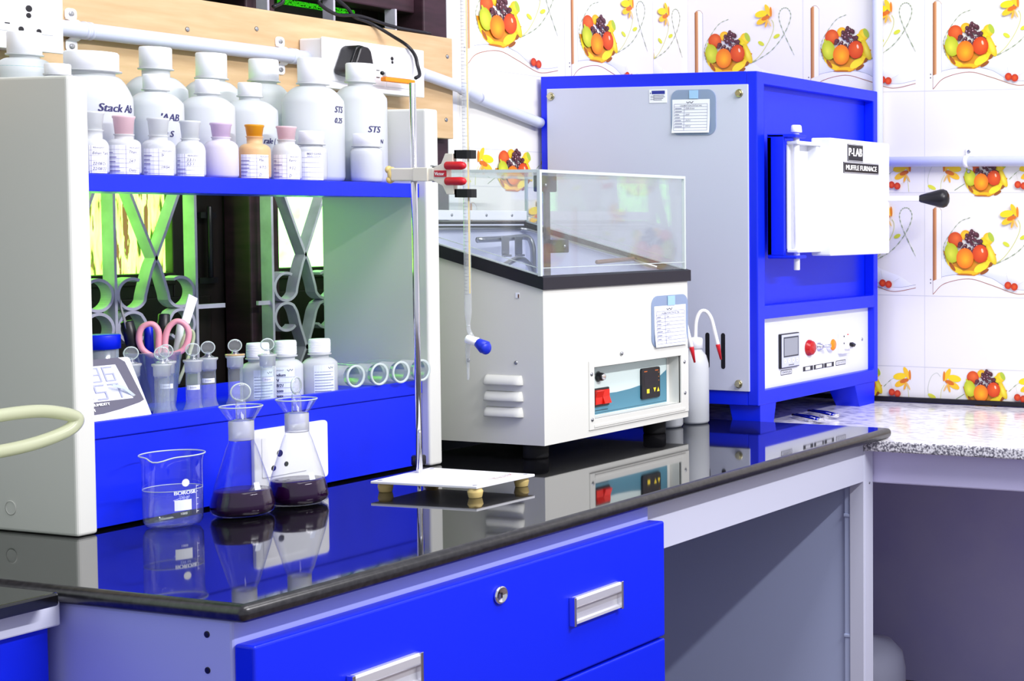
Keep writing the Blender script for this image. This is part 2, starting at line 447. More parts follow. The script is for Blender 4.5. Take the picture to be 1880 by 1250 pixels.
# ------------------------------------------------------------------ printed tiles
OUT = (150, 96, 60); GREEN = (176, 190, 150)
def basket(a, cx, cy, k=1.0, cut=False):
    """fruit bowl print centred on the orange, k = scale in metres per unit of the big tile"""
    E = lambda x, y, rx, ry, c, cc, rot=0, off=(0, 0): a.ell(cx + (x - .103) * k, cy + (y - .088) * k, rx * k, ry * k, c, cc, rot, off=(off[0] * k, off[1] * k))
    X = lambda p: [(cx + (x - .103) * k, cy + (y - .088) * k) for x, y in p]
    a.up().poly(X([(.047, .104), (.055, .080), (.072, .060), (.098, .049), (.125, .048), (.150, .058), (.166, .074), (.179, .098), (.16, .105)]), (214, 140, 30))
    for x, y, rx, ry, r, c in ((.062, .082, .007, .016, .4, (252, 220, 40)), (.083, .06, .02, .006, -.4, (250, 206, 40)), (.112, .055, .022, .005, 0, (250, 190, 30)),
                               (.142, .068, .02, .009, .5, (253, 226, 50)), (.163, .083, .014, .007, .8, (252, 214, 40)), (.15, .058, .012, .004, .5, (150, 84, 30)),
                               (.168, .078, .012, .004, .9, (150, 84, 30)), (.07, .068, .012, .004, -.9, (170, 90, 30)), (.1, .051, .02, .002, 0, (190, 110, 30))):
        E(x, y, rx, ry, c, None, r)
    E(.159, .133, .013, .014, (240, 190, 30), (250, 220, 60)); E(.166, .137, .006, .012, (176, 196, 60), None, .5)
    E(.157, .108, .012, .031, (232, 200, 20), (252, 236, 60), .45); E(.166, .098, .009, .026, (226, 190, 20), (252, 240, 90), .45)
    E(.103, .141, .0125, .0115, (240, 170, 20), (255, 214, 60)); E(.077, .130, .018, .018, (206, 70, 20), (236, 110, 50), off=(.004, .005))
    rnd = random.Random(3)
    for i in range(60):
        t = rnd.random(); u = rnd.random()
        gx = .088 + t * .062; top = .118 + (.034 if .105 < gx < .14 else .016) * (1 - abs(gx - .122) / .05); gy = .103 + u * max(.005, top - .103)
        E(gx, gy, .0046, .0046, (74, 34, 44), (112, 64, 74), off=(-.001, .001))
        if i % 3 == 0: E(gx - .001, gy + .0012, .0011, .0011, (226, 200, 206), None)
    E(.141, .099, .0195, .0205, (206, 60, 14), (236, 100, 40), off=(.004, .004)); E(.146, .106, .0025, .005, (250, 200, 170), None, .3)
    E(.070, .100, .017, .023, (176, 186, 30), (224, 226, 70), .3, off=(-.003, -.003)); E(.062, .12, .003, .007, (190, 200, 50), None, .5)
    E(.103, .088, .0215, .0235, (234, 110, 20), (255, 180, 30), off=(.002, -.004))
def flower(a, cx, cy, k=1.0, flip=1):
    for x, y, rx, ry, r, c in ((-.018, .008, .017, .008, .15, (252, 214, 30)), (-.016, -.008, .016, .007, .45, (250, 196, 40)), (0, .016, .006, .016, .5, (252, 200, 40)),
                               (.008, .012, .003, .012, .05, (226, 130, 30)), (-.006, -.002, .012, .005, .3, (214, 110, 30)), (-.004, -.014, .003, .011, -.3, (240, 176, 60)), (.004, -.014, .0022, .010, .5, (232, 190, 120))):
        a.ell(cx + flip * x * k, cy + y * k, rx * k, ry * k, c, None, r * flip, n=14)
def cherries(a, cx, cy, k=1.0):
    a.line([(cx - .012 * k, cy + .03 * k), (cx - .008 * k, cy + .012 * k)], .0007, (200, 200, 190))
    a.line([(cx + .014 * k, cy + .002 * k), (cx + .035 * k, cy + .012 * k)], .0007, (200, 200, 190))
    a.ell(cx - .0075 * k, cy + .001 * k, .0085 * k, .0085 * k, (186, 40, 16), (226, 90, 40)); a.ell(cx + .008 * k, cy - .002 * k, .0085 * k, .0085 * k, (186, 40, 16), (226, 90, 40))
def vine(a, pts, w_=.0011):
    a.line(pts, w_, (186, 196, 166)); a.line(pts, w_ * 2.1, (150, 164, 130), dash=2)
def decor_tile(a):
    a.up()
    # grey shade above the wave, two-step print
    a.poly([(.042, .034), (.075, .046), (.111, .052), (.150, .049), (.185, .034), (.215, .021), (.25, .016), (.29, .022), (.25, .045), (.20, .062), (.17, .085), (.06, .085), (.042, .085)], None,
           [(222, 224, 232), (214, 216, 226), (208, 212, 224), (208, 212, 224), (204, 208, 222), (208, 212, 222), (222, 224, 230), (240, 240, 240), (240, 240, 240), (240, 240, 240), (240, 240, 240), (240, 240, 240), (240, 240, 240)])
    a.up().poly([(.021, .035), (.05, .046), (.111, .053), (.165, .044), (.204, .024), (.247, .018), (.29, .024), (.29, .017), (.247, .011), (.218, .013), (.165, .03), (.111, .042), (.05, .031), (.021, .006)], (236, 234, 236))
    a.line([(.021, .036), (.05, .046), (.111, .053), (.165, .044), (.204, .024), (.247, .018), (.292, .025)], .0009, (150, 154, 170))
    a.line([(.021, .004), (.05, .029), (.111, .041), (.165, .028), (.218, .011), (.247, .009), (.292, .018)], .0013, (164, 96, 66))
    # post
    a.up().poly([(.021, .035), (.030, .038), (.030, .203), (.024, .203), (.021, .199)], None, [(150, 84, 40), (226, 170, 120), (226, 170, 120), (190, 120, 70), (150, 84, 40)])
    a.up().poly([(.030, .038), (.042, .041), (.042, .196), (.039, .203), (.030, .204)], (244, 242, 242))
    a.line([(.021, .199), (.026, .2035), (.031, .205), (.037, .2035), (.0425, .197)], .0008, (170, 120, 90)); a.line([(.0425, .197), (.0425, .12), (.0425, .041)], .0009, (178, 176, 190))
    a.line([(.021, .2), (.021, .1), (.021, .004)], .0008, (150, 96, 60))
    for v in (.030, .038): a.ell(.015, v, .0014, .0014, (60, 60, 70))
    vine(a, [(.114, .181), (.09, .172), (.070, .151), (.052, .125), (.047, .107), (.05, .09), (.057, .076), (.075, .062), (.1, .053)], .0008)
    vine(a, [(.12, .052), (.158, .068), (.2, .086), (.232, .105), (.258, .132), (.277, .163), (.283, .186), (.276, .2), (.266, .203), (.256, .198), (.251, .184), (.256, .163), (.270, .132), (.292, .091)])
    a.line([(.15, .068), (.19, .085), (.217, .115), (.234, .146), (.237, .165), (.232, .176)], .0014, (206, 210, 120))
    a.ell(.245, .137, .009, .0045, (212, 216, 60), None, .4); a.ell(.203, .121, .009, .0045, (212, 216, 60), None, -.5)
    basket(a, .103, .088); flower(a, .224, .182); cherries(a, .217, .027)
def border_tile(a):
    vine(a, [(.21, .03), (.235, .05), (.27, .058)], .0009); vine(a, [(.075, .005), (.10, .02)], .0009)
    a.line([(.012, .005), (.008, .03), (.016, .056), (.03, .066), (.04, .058)], .0012, (200, 204, 190))
    a.line([(.04, .002), (.042, .025), (.05, .04)], .0012, (210, 212, 130)); a.line([(.275, .002), (.272, .025), (.265, .045)], .0012, (210, 212, 130))
    a.ell(.018, .012, .011, .0045, (220, 220, 70), None, -.4)
    flower(a, .269, .047, 1.0); flower(a, .057, .047, 1.0, -1)
    basket(a, .143, .024, .83); cherries(a, .24, .017, .95)
TW = .315
ROWS = [(-.0165, .0785, 'b'), (.062, .1653, 'p'), (.2273, .238, 'd'), (.4653, .0747, 'b'), (.54, .158, 'p'), (.698, .238, 'd'), (.936, .16, 'p')]
def tiles(g, place, seams, cut_last=None):
    for k, s0 in enumerate(seams):
        u_lo, u_hi, sh = (0, TW, 0)
        if cut_last and k == len(seams) - 1: u_lo, u_hi, sh = TW - cut_last, TW, TW - cut_last
        for z, h, kind in ROWS:
            f = lambda u, v, q, s0=s0, z=z, sh=sh: place(s0, u - sh, z + v, q)
            a = Art(g, f, clip=(u_lo + .0008, u_hi - .0008) )
            if kind == 'd': decor_tile(a)
            elif kind == 'b': border_tile(a)
            a = Art(g, f); a.rect(u_lo, u_hi, -.0006, .0006, (206, 206, 210)); a.rect(u_lo - .0006, u_lo + .0006, 0, h, (210, 210, 214))

# ------------------------------------------------------------------ setting
XE, YL = 2.025, .825
g = G(floor_m); g.box(-2.2, 2.2, -2.6, 1.0, -Z0 - .05, -Z0)
single('floor', g, None, None, kind='structure')
g = G(tile_m); g.box(XE, XE + .12, -1.6, YL + .12, -.0165, 1.35)
g.use(lav_wall); g.box(XE, XE + .12, -1.6, YL + .12, -Z0, -.0165)
tiles(g, lambda s0, u, v, q: (XE - q, s0 - u, v), [.825, .51, .195, -.12, -.435])
single('wall_back', g, None, None, kind='structure')
g = G(white_wall); g.box(1.2255, 1.25, YL, YL + .14, -Z0, 1.62)
g.box(-1.2, 1.2255, YL, YL + .14, -Z0, .06); g.box(-1.2, 1.2255, YL, YL + .14, 1.5, 1.62); g.box(-1.2, -.30, YL, YL + .14, .06, 1.5)
g.use(tile_m); g.box(1.25, XE, YL, YL + .14, -Z0, 1.35)
tiles(g, lambda s0, u, v, q: (s0 + u, YL - q, v), [1.257, 1.572, 1.887], cut_last=.138)
single('wall_left', g, None, None, kind='structure')
g = G(black_p); g.box(XE - .012, XE - .0005, -1.6, YL - .001, -.0195, -.0085, .002)
single('trim_1', g, None, None, kind='structure')

g = G(black_p); g.box(-.02, 1.4755, YL - .022, YL - .0005, .0005, .05, .002)  # added unseen strip, keeps the worktop reflection dark under the water bath
single('added_dark_strip', g, None, None, kind='structure')

# window: frame, mullion, two inward-facing shutters with lit panes
win = thing('window_1', None, None, (.46, .90, .06), kind='structure')
g = G(maroon)
g.box(1.165, 1.2255, .825, .90, .06, 1.5, .003); g.box(-.30, -.24, .84, .90, .06, 1.5, .003)
g.box(.812, .872, .872, .93, .06, .789, .003); g.box(-.24, 1.165, .845, .90, .789, .86, .003); g.box(-.24, 1.165, .845, .90, 1.44, 1.5, .003); g.box(-.24, 1.165, .88, .93, .06, .10, .003)
part('window_frame', g, win)
def shutter(x0, x1, px0, px1, pz0, pz1, mat):
    g = G(dark_wood); y0, y1 = .93, .955
    g.box(x0, px0, y0, y1, .06, .80, .002); g.box(px1, x1, y0, y1, .06, .80, .002); g.box(px0, px1, y0, y1, .06, pz0, .002); g.box(px0, px1, y0, y1, pz1, .80, .002)
    g.box(px0, px1, y0 - .006, y0 + .002, pz0 - .02, pz0, .002)
    g.box(x0 + .03, x1 - .03, y0 - .004, y0 + .002, .12, .27, .002)
    s = part('shutter', g, win)
    g = G(mat); b = .010
    n = int((px1 - px0) / .012)
    pts = []
    for i in range(n + 1):
        x = px0 + (px1 - px0) * i / n; pts.append((x, .944 + (.003 if i % 2 else -.003)))
    g.prism(pts + [(px1, .952), (px0, .952)], 'z', pz0, pz1)
    part('pane', g, s); return s
shutter(-.24, .812, .34, .715, .310, .50, pane_a)
shutter(.872, 1.165, .905, 1.12, .312, .50, pane_b)
g = G(pane_c); g.box(.93, 1.10, .924, .929, .780, .789); part('pane', g, win)
g = G(pane_d); g.box(-.24, 1.165, .93, .935, .86, 1.44); part('pane', g, win)
g = G(dark_wood); g.box(-.30, 1.2255, .962, .965, .06, 1.5); part('light_block_sheet', g, win)  # added dark sheet behind the window, blocks the bright world background
g = G(black_p); g.rod((.775, .918, .30), (.775, .918, .42), .004); g.box(.757, .793, .922, .93, .29, .30); g.box(.76, .79, .92, .93, .40, .41)
part('tower_bolt', g, win)

# wrought-iron grille in front of the shutters
gr = thing('window_grille', 'grey painted iron window grille of flat bars and scrolls behind the shelf unit', 'grille', (.61, .85, .1))
def arc(cx, cz, r, a0, a1, n=16): return [(cx + r * math.cos(math.radians(a0 + (a1 - a0) * i / n)), cz + r * math.sin(math.radians(a0 + (a1 - a0) * i / n))) for i in range(n + 1)]
bays = [.3925, .5385, .6785, .8260, .966, 1.11]; gap = 2
for x in bays:
    g = G(grille_m); g.box(x - .0022, x + .0022, .838, .862, .09, .79); part('bar', g, gr)
for k_, (x0, x1) in enumerate(zip(bays, bays[1:])):
    if k_ == gap: continue
    xc = (x0 + x1) / 2; rs = .0236; off = (x1 - x0) / 2 - rs - .0045
    for sg in (-1, 1):
        cx = xc + sg * off; ang = lambda a: a if sg < 0 else 180 - a
        g = G(grille_m)
        st_ = (cx + rs * math.cos(math.radians(ang(-28))), .2828 + rs * math.sin(math.radians(-28)))
        top = [(xc - sg * .062, .49), (xc - sg * .028, .405), (xc - sg * .002, .342), (xc + sg * .007, .322), (st_[0] - sg * .003, st_[1] + .014)]
        pts = [(p.x, p.y) for p in spline([Vector((a, b, 0)) for a, b in top + [st_]], 5)]
        g.strap(pts + arc(cx, .2828, rs, ang(-34), ang(-300), 24), 'y', .839, .861, .0046); part('scroll', g, gr)
        g = G(grille_m)
        st_ = (cx + rs * math.cos(math.radians(ang(52))), .2312 + rs * math.sin(math.radians(52)))
        low = [(xc, .172), (xc + sg * .006, .192), (xc + sg * .014, .215), (st_[0] - sg * .007, st_[1] - .012)]
        pts = [(p.x, p.y) for p in spline([Vector((a, b, 0)) for a, b in low + [st_]], 5)]
        g.strap(pts + arc(cx, .2312, rs, ang(58), ang(318), 24), 'y', .839, .861, .0046); part('scroll', g, gr)
        g = G(grille_m)
        g.strap([(xc, .18), (xc + sg * .02, .14), (xc + sg * .03, .095)], 'y', .839, .861, .0042); part('scroll', g, gr)
for x0, x1 in ((.6805, .735), (.80, .824)):
    g = G(grille_m); g.box(x0, x1, .843, .848, .2535, .2605); part('cross_piece', g, gr)

# plywood board across the window
g = G(wood); g.box(-.12, 1.2125, .801, .8245, .5535, .7455, .0015)
bd = single('plywood_board', g, 'long pale plywood board screwed across the window above the bottles', 'board')
for x, z in ((.7675, .7119), (1.1987, .7097), (1.1936, .5891), (.6387, .6960)):
    g = G(steel); g.rod((x, .8012, z), (x, .7995, z), .0042, .003); part('screw', g, bd)

# ------------------------------------------------------------------ furniture
g = G(granite_black); g.box(-.003, 1.4755, 0, .80, -.02, 0, .0092, 4)
g.use(granite_edge); g.bm.normal_update()
for f in g.bm.faces:
    f.smooth = False
    if f.normal.z < .999: f.material_index = g.mi; f.smooth = f.calc_area() < .06
single('worktop', g, 'polished black granite worktop with rounded edge under the shelf unit and instruments', 'worktop')

cab = thing('drawer_cabinet', 'pale metal cabinet with blue drawers under the near end of the black worktop', 'drawer cabinet', (.37, .30, -Z0))
g = G(lav_paint); g.box(.008, .732, .0285, .62, -Z0 + .04, -.0205, .003)
g.use(black_p); g.box(.03, .70, .06, .60, -Z0, -Z0 + .04)
for z in (-.0375, -.0760): g.rod((.0084, .0625, z), (.0072, .0625, z), .0036)
part('body', g, cab)
def drawer(z0, z1, handles, lock):
    g = G(blue); g.box(.0095, .7315, .0005, .0280, z0, z1, .003, 3)
    d = part('drawer', g, cab)
    for hx in handles:
        g = G(alu); h0, h1 = z1 - .1035, z1 - .0655
        prof = [(.0005, h1), (-.006, h1), (-.0085, h1 - .003), (-.0085, h1 - .012), (-.006, h1 - .0145), (-.002, h1 - .0145), (-.0012, h1 - .024), (-.002, h0 + .006), (-.006, h0 + .0045), (-.0065, h0 + .001), (-.005, h0), (.0005, h0)]
        g.prism(prof, 'x', hx + .004, hx + .103)
        g.use(chrome); g.box(hx, hx + .0042, -.0095, .0005, h0 - .0008, h1 + .0008, .0008); g.box(hx + .1028, hx + .107, -.0095, .0005, h0 - .0008, h1 + .0008, .0008)
        part('handle', g, d)
    if lock:
        g = G(chrome); mt = Matrix.Rotation(PI / 2, 4, 'X')
        g.lathe([(0, 0), (.0115, 0), (.0115, .003), (.0095, .0045), (.0085, .0035), (.0, .0035)], (.3786, .0005, z1 - .0302), 28, mt)
        g.use(black_p); g.box(.3778, .3794, -.0034, -.0029, z1 - .0335, z1 - .027)
        part('lock', g, d)
drawer(-.2177, -.0455, (.130, .5125), True)
drawer(-.3935, -.2215, (), False)

bf = thing('bench_frame', 'white steel open bench frame with knee space beside the blue drawers', 'bench frame', (1.08, .3, -Z0))
g = G(white_paint); g.box(.7325, 1.4268, .038, .053, -.1005, -.0205, .001); part('apron', g, bf)
g = G(white_paint); g.box(1.4270, 1.4655, .0375, .068, -Z0, -.0412, .001); g.box(1.4325, 1.4335, .0370, .0376, -Z0, -.0412); g.use(steel); g.rod((1.450, .0376, -.106), (1.450, .0365, -.106), .0022); part('post', g, bf)
g = G(panel_shaded); g.box(1.436, 1.444, .0685, .66, -Z0 + .03, -.0412); g.box(1.430, 1.4355, .0685, .080, -Z0 + .05, -.0412)
for z in (-.165, -.40): g.box(1.428, 1.4355, .0685, .082, z - .006, z, .001)
part('end_panel', g, bf)
g = G(panel_shaded); g.box(.7325, 1.4268, .64, .655, -Z0 + .05, -.0205); part('back_panel', g, bf)

sb = thing('side_bench', 'neighbouring bench with black top and blue front at the lower left corner', 'bench', (-.5, .5, -Z0))
g = G(granite_black); g.box(-1.1, -.020, .236, .80, -.0145, .0005, .003, 3); part('benchtop', g, sb)
g = G(white_paint); g.box(-1.1, .0005, .262, .78, -.043, -.015, .002); part('rail', g, sb)
g = G(blue); g.box(-1.1, -.006, .272, .78, -Z0 + .02, -.0435, .002); part('cabinet', g, sb)

sc_t = thing('stone_counter', 'speckled grey granite counter along the tiled end wall under the furnace', 'counter', (1.72, -.3, -.115))
g = G(granite_grey); g.box(1.4275, 2.012, -1.5, .822, -.041, -.0205, .003)
g.use(granite_chip); g.bm.normal_update()
for f in g.bm.faces:
    if f.normal.x < -.3: f.material_index = g.mi
part('slab', g, sc_t)
g = G(lav_light); g.box(1.4675, 1.53, -1.5, .66, -.1085, -.0412, .003); g.box(1.5305, 2.02, .50, .82, -.1085, -.0412, .003); part('support_beam', g, sc_t)
g = G(drum_m); g.lathe([(0, -Z0), (.095, -Z0), (.10, -Z0 + .01), (.10, -.56), (.094, -.525), (.072, -.500), (.03, -.488), (.03, -.46), (0, -.46)], (1.71, .20, 0), 48)
single('plastic_drum', g, 'round pale plastic drum on the floor in the shade under the stone counter', 'drum')

# shelf unit on the bench
rk = thing('shelf_unit', 'tall white bench shelf unit with blue shelf and blue socket box on black worktop', 'shelf unit', (.509, .59, 0))
for x0, x1 in ((.195, .2225), (.794, .8215)):
    g = G(offwhite); g.box(x0, x1, .485, .70, .0008, .578, .004, 3)
    if x0 < .5:
        g.use(black_p); g.rod((.1955, .4965, .1625), (.1945, .4965, .1625), .0012)
        g.use(offwhite); g.lathe([(.0085, 0), (.0095, .0006), (.0085, .0006)], (.195, .599, .031), 24, Matrix.Rotation(-PI / 2, 4, 'Y'))
    part('side_panel', g, rk)
g = G(blue); g.box(.223, .7935, .505, .722, .4355, .4560, .001); g.box(.223, .7935, .4995, .5045, .4352, .4575, .0008); g.box(.223, .7935, .7195, .722, .4565, .4915)
part('shelf', g, rk)
g = G(blue); g.box(.223, .7935, .4999, .505, .004, .1172); g.box(.223, .7935, .4985, .508, .1185, .1405, .0012); g.box(.223, .7935, .503, .70, .110, .128)
g.box(.223, .7935, .6955, .70, .128, .1475); g.use(blue_dk); g.box(.223, .7935, .69, .70, .004, .11)
part('socket_box', g, rk)
g = G(plastic_w); g.prism(rrect(.4660, .5965, .0144, .1000, .006), 'y', .4999, .4935, .0012)
g.prism(rrect(.478, .556, .030, .088, .002), 'y', .4936, .4922, .0004)
g.use(black_p)
for x, z, r in ((.497, .042, .004), (.519, .045, .0036), (.508, .062, .005)): g.rod((x, .4923, z), (x, .4917, z), r)
part('socket_plate', g, rk)

# ------------------------------------------------------------------ electrical fittings on the wall
def conduit_clip(parent, x, y, z, ax='x'):
    g = G(plastic_w)
    if ax == 'x':
        g.strap([(y, z - .0155)] + [(y - .0155 + .0155 * (1 - math.sin(math.radians(t))), z - .0155 * math.cos(math.radians(t))) for t in range(20, 161, 20)] + [(y, z + .0155)], 'x', x - .008, x + .008, .0016)
    c = part('saddle_clip', g, parent)
    for sg in (-1, 1):
        g = G(plastic_w); g.prism(rrect(x - .009, x + .009, min(z + sg * .0135, z + sg * .0315), max(z + sg * .0135, z + sg * .0315), .006), 'y', y - .002, y, .0005)
        g.use(steel); g.rod((x, y - .002, z + sg * .0235), (x, y - .004, z + sg * .0235), .0036); part('lug', g, c)
def ring_x(g, x0, x1, y, z, r): g.lathe([(r - .003, 0), (r, .001), (r, x1 - x0 - .001), (r - .003, x1 - x0)], (x0, y, z), 32, Matrix.Rotation(PI / 2, 4, 'Y'))
zc = .6725
cd = thing('conduit_pipe', 'grey plastic conduit running level along the plywood board between two switchboards', 'conduit', (.62, .785, zc))
g = G(pvc); g.rod((.396, .786, zc), (.856, .786, zc), .0118, n=28); part('pipe', g, cd)
for x in (.4465, .8120):
    conduit_clip(cd, x, .8008, zc)
    g = G(pvc); ring_x(g, x + .006, x + .012, .786, zc, .0132); ring_x(g, x + .014, x + .020, .786, zc, .0132); part('pipe_ring', g, cd)
cd = thing('conduit_pipe', 'grey plastic conduit sloping down from the right switchboard to behind the furnace', 'conduit', (1.25, .79, .64))
g = G(pvc); g.tube([(1.083, .779, .672), (1.10, .779, .6705), (1.19, .786, .657), (1.228, .789, .650), (1.29, .806, .637), (1.38, .810, .619), (1.474, .811, .600)], .0112, 24, 6)
part('pipe', g, cd)
g = G(pvc); ring_x(g, 1.086, 1.098, .779, .6712, .0135); ring_x(g, 1.100, 1.106, .779, .6700, .0128); part('pipe_ring', g, cd)
g = G(pvc); g.tube([(1.225, .7885, .6505), (1.252, .7955, .6450), (1.285, .8050, .6380)], .0126, 20, 4); part('pipe_elbow', g, cd)
cd = thing('conduit_pipe', 'upright grey plastic conduit on the end wall above the furnace', 'conduit', (2.005, .306, .6))
g = G(pvc); g.rod((2.008, .306, .35), (2.008, .306, 1.3), .0118, n=28); part('pipe', g, cd)
cd = thing('conduit_pipe', 'level grey plastic conduit across the end wall beside the furnace door', 'conduit', (2.005, 0, .5356))
g = G(pvc); g.rod((2.008, .29, .5356), (2.008, -1.2, .5356), .0118, n=28); part('pipe', g, cd)
g = G(plastic_w); g.lathe([(.0118, 0), (.0138, .001), (.0138, .009), (.0118, .010)], (2.008, .0875, .5356), 28, Matrix.Rotation(PI / 2, 4, 'X')); c = part('saddle_clip', g, cd)
for z0, z1, zs in ((.546, .5665, .5585), (.505, .5255, .5130)):
    g = G(plastic_w); g.prism(rrect(.0735, .0905, z0, z1, .005), 'x', 2.0205, 2.0245, .0006); g.use(steel); g.rod((2.0206, .082, zs), (2.0178, .082, zs), .0038); part('lug', g, c)

sw = thing('switchboard', 'white surface socket board on the plywood, holding a black plug', 'switchboard', (.965, .775, .625))
g = G(plastic_w); g.box(.8515, 1.079, .752, .8005, .6235, .7055, .003); part('back_box', g, sw)
g = G(plastic_w); g.box(.8495, 1.081, .748, .7525, .6215, .7075, .002)
g.box(.868, .945, .7465, .7485, .634, .697, .0008); g.box(.950, .985, .7462, .7485, .634, .697, .0008); g.box(.989, 1.062, .7465, .7485, .634, .697, .0008)
part('front_plate', g, sw)
g = G(black_p)
for x, z, r in ((1.002, .6850, .0034), (1.0025, .6785, .0026)): g.rod((x, .7466, z), (x, .7460, z), r)
for z in (.6612, .6488): g.box(.965, .972, .7456, .7463, z - .0007, z + .0007)
part('socket_hole', g, sw)
sl = thing('switchboard', 'white square socket board on the plywood above the shelf unit, partly out of frame', 'switchboard', (.31, .775, .63))
g = G(plastic_w); g.box(.222, .3935, .752, .8005, .633, .765, .003); part('back_box', g, sl)
g = G(plastic_w); g.box(.220, .3955, .748, .7525, .631, .767, .002); g.box(.235, .380, .7465, .7485, .655, .755, .0008); part('front_plate', g, sl)
g = G(black_p)
for x, z, r in ((.345, .6885, .0046), (.3445, .6790, .0036), (.3335, .6590, .0038), (.3585, .6585, .0036)): g.rod((x, .7466, z), (x, .7460, z), r)
g.box(.311, .318, .7458, .7463, .6645, .666); part('socket_hole', g, sl)

pl = thing('power_plug', 'black moulded power plug pushed into the right switchboard', 'plug', (.915, .73, .645))
g = G(black_p)
b = [(.872, .645), (.9195, .640), (.9225, .650), (.9185, .668), (.9135, .689), (.907, .696), (.893, .697), (.886, .692), (.876, .668), (.869, .653)]
g.prism(b, 'y', .7462, .712, .004); g.prism([(x * .9 + .0892, z * .9 + .0672) for x, z in b], 'y', .713, .704, .003)
part('plug_body', g, pl)
cb = thing('black_cable', 'thin black cable hanging over the plywood board down to an orange test plug', 'cable', (1.0, .73, .65))
g = G(black_p)
g.tube([(1.16, .806, .7495), (1.07, .804, .7510), (.985, .800, .760), (.935, .803, .757), (.90, .806, .774), (.925, .803, .786), (.955, .800, .772), (.975, .803, .7575), (1.0, .800, .7520), (1.020, .7935, .744),
        (1.0335, .770, .727), (1.036, .745, .712), (1.047, .738, .696), (1.050, .735, .678), (1.045, .726, .660), (1.031, .722, .6525)], .0032, 10, 6)
part('wire', g, cb)
g = G(black_p); g.tube([(.80, .80, .752), (.82, .80, .765), (.815, .806, .79), (.81, .81, .80)], .0032, 10, 6); part('wire', g, cb)
g = G(orange_p); g.box(.955, 1.024, .716, .728, .6405, .6480, .0015); part('plug_body', g, cb, 'orange flat plug body')
g = G(plastic_w); g.box(.957, 1.018, .716, .728, .6480, .6585, .0025); part('plug_cover', g, cb, 'clear pale cover')
g = G(black_p); g.ball((.953, .722, .6545), .0036); part('tip', g, cb)

# ------------------------------------------------------------------ water bath
BX0, BX1, BY0, BY1, BZ = .8955, 1.3045, .3446, .715, .0264
rim = lambda y: .3065 + (y - .3446) * .2435       # sloping top edge
wb = thing('water_bath', 'off white laboratory water bath with clear acrylic lid and sloping black rim', 'water bath', (1.10, .53, 0))
g = G(offwhite); t = .003
hx0, hx1, hz0, hz1 = 1.0235, 1.2795, .0560, .1455
for a in ((BX0, hx0, BZ, .2875), (hx1, BX1, BZ, .2875), (hx0, hx1, BZ, hz0), (hx0, hx1, hz1, .2875)):
    g.box(a[0], a[1], BY0, BY0 + t, a[2], a[3])
side = [(BY0 + t, BZ), (BY1 - t, BZ), (BY1 - t, rim(BY1) - .018), (BY0 + t, rim(BY0) - .018)]
g.prism(side, 'x', BX0, BX0 + t); g.prism(side, 'x', BX1 - t, BX1)
g.box(BX0, BX1, BY1 - t, BY1, BZ, rim(BY1) - .02); g.box(BX0 + t, BX1 - t, BY0 + t, BY1 - t, BZ, BZ + t)
g.box(hx0, hx1, BY0 + .025, BY0 + .028, hz0 - .01, hz1 + .01)
for a in ((hx0 - .002, hx0, hz0, hz1), (hx1, hx1 + .002, hz0, hz1), (hx0, hx1, hz0 - .002, hz0), (hx0, hx1, hz1, hz1 + .002)): g.box(a[0], a[1], BY0 + .001, BY0 + .026, a[2], a[3])
part('housing', g, wb)
g = G(offwhite); fx0, fx1, fz0, fz1 = 1.0095, 1.3035, .0375, .157
for a in ((fx0, hx0, fz0, fz1), (hx1, fx1, fz0, fz1), (hx0, hx1, fz0, hz0), (hx0, hx1, hz1, fz1)): g.box(a[0], a[1], BY0 - .0022, BY0 + .001, a[2], a[3], .0006)
g.box(fx0 + .012, fx1 - .012, BY0 - .0034, BY0 - .002, fz0 + .0035, fz0 + .0085, .0006)
part('panel_frame', g, wb)
for x, z in ((1.0155, .1345), (1.0165, .0555), (1.2900, .1325), (1.2915, .0735), (1.1004, .1635)):
    g = G(steel); g.ball((x, BY0 - .0022, z), .0035, 1, .6, 1, 8); part('screw', g, wb)
for y, z in ((.4959, .1641), (.3999, .1627)):
    g = G(steel); g.ball((BX0, y, z), .0036, .6, 1, 1, 8); part('screw', g, wb)
g = G(paper); g.box(BX0 - .001, BX0, .391, .3985, .2705, .2795, .0003); g.use(brown_wood); g.box(BX0 - .0014, BX0 - .001, .391, .3935, .2710, .2770); part('sticker', g, wb, 'small peeling square sticker')
for z in (.1335, .1065, .0800):
    g = G(offwhite)
    prof = [(0, 0), (-.0095, 0), (-.0105, .002), (-.0085, .009), (-.004, .0145), (0, .0165)]
    pr = [(BX0 + x, z - .008 + q) for x, q in prof]
    g2 = bmesh.new()
    # scooped louver: profile swept along y, tapered at both ends
    ys = [.3860, .3885, .393, .400, .450, .457, .4595, .461]; kx = [0.02, .6, .92, 1, 1, .95, .85, .05]
    rings = [[g2.verts.new((BX0 + (x - BX0) * k, y, z - .008 + (q - (z - .008)) * (1 if k > .5 else .8 * k + .3))) for x, q in pr] for y, k in zip(ys, kx)]
    for A, B in zip(rings, rings[1:]):
        for i in range(len(A)): g2.faces.new((A[i], A[(i + 1) % len(A)], B[(i + 1) % len(A)], B[i]))
    g2.faces.new(rings[0]); g2.faces.new(rings[-1][::-1]); bmesh.ops.recalc_face_normals(g2, faces=g2.faces)
    g.merge(g2, True); part('louver', g, wb)
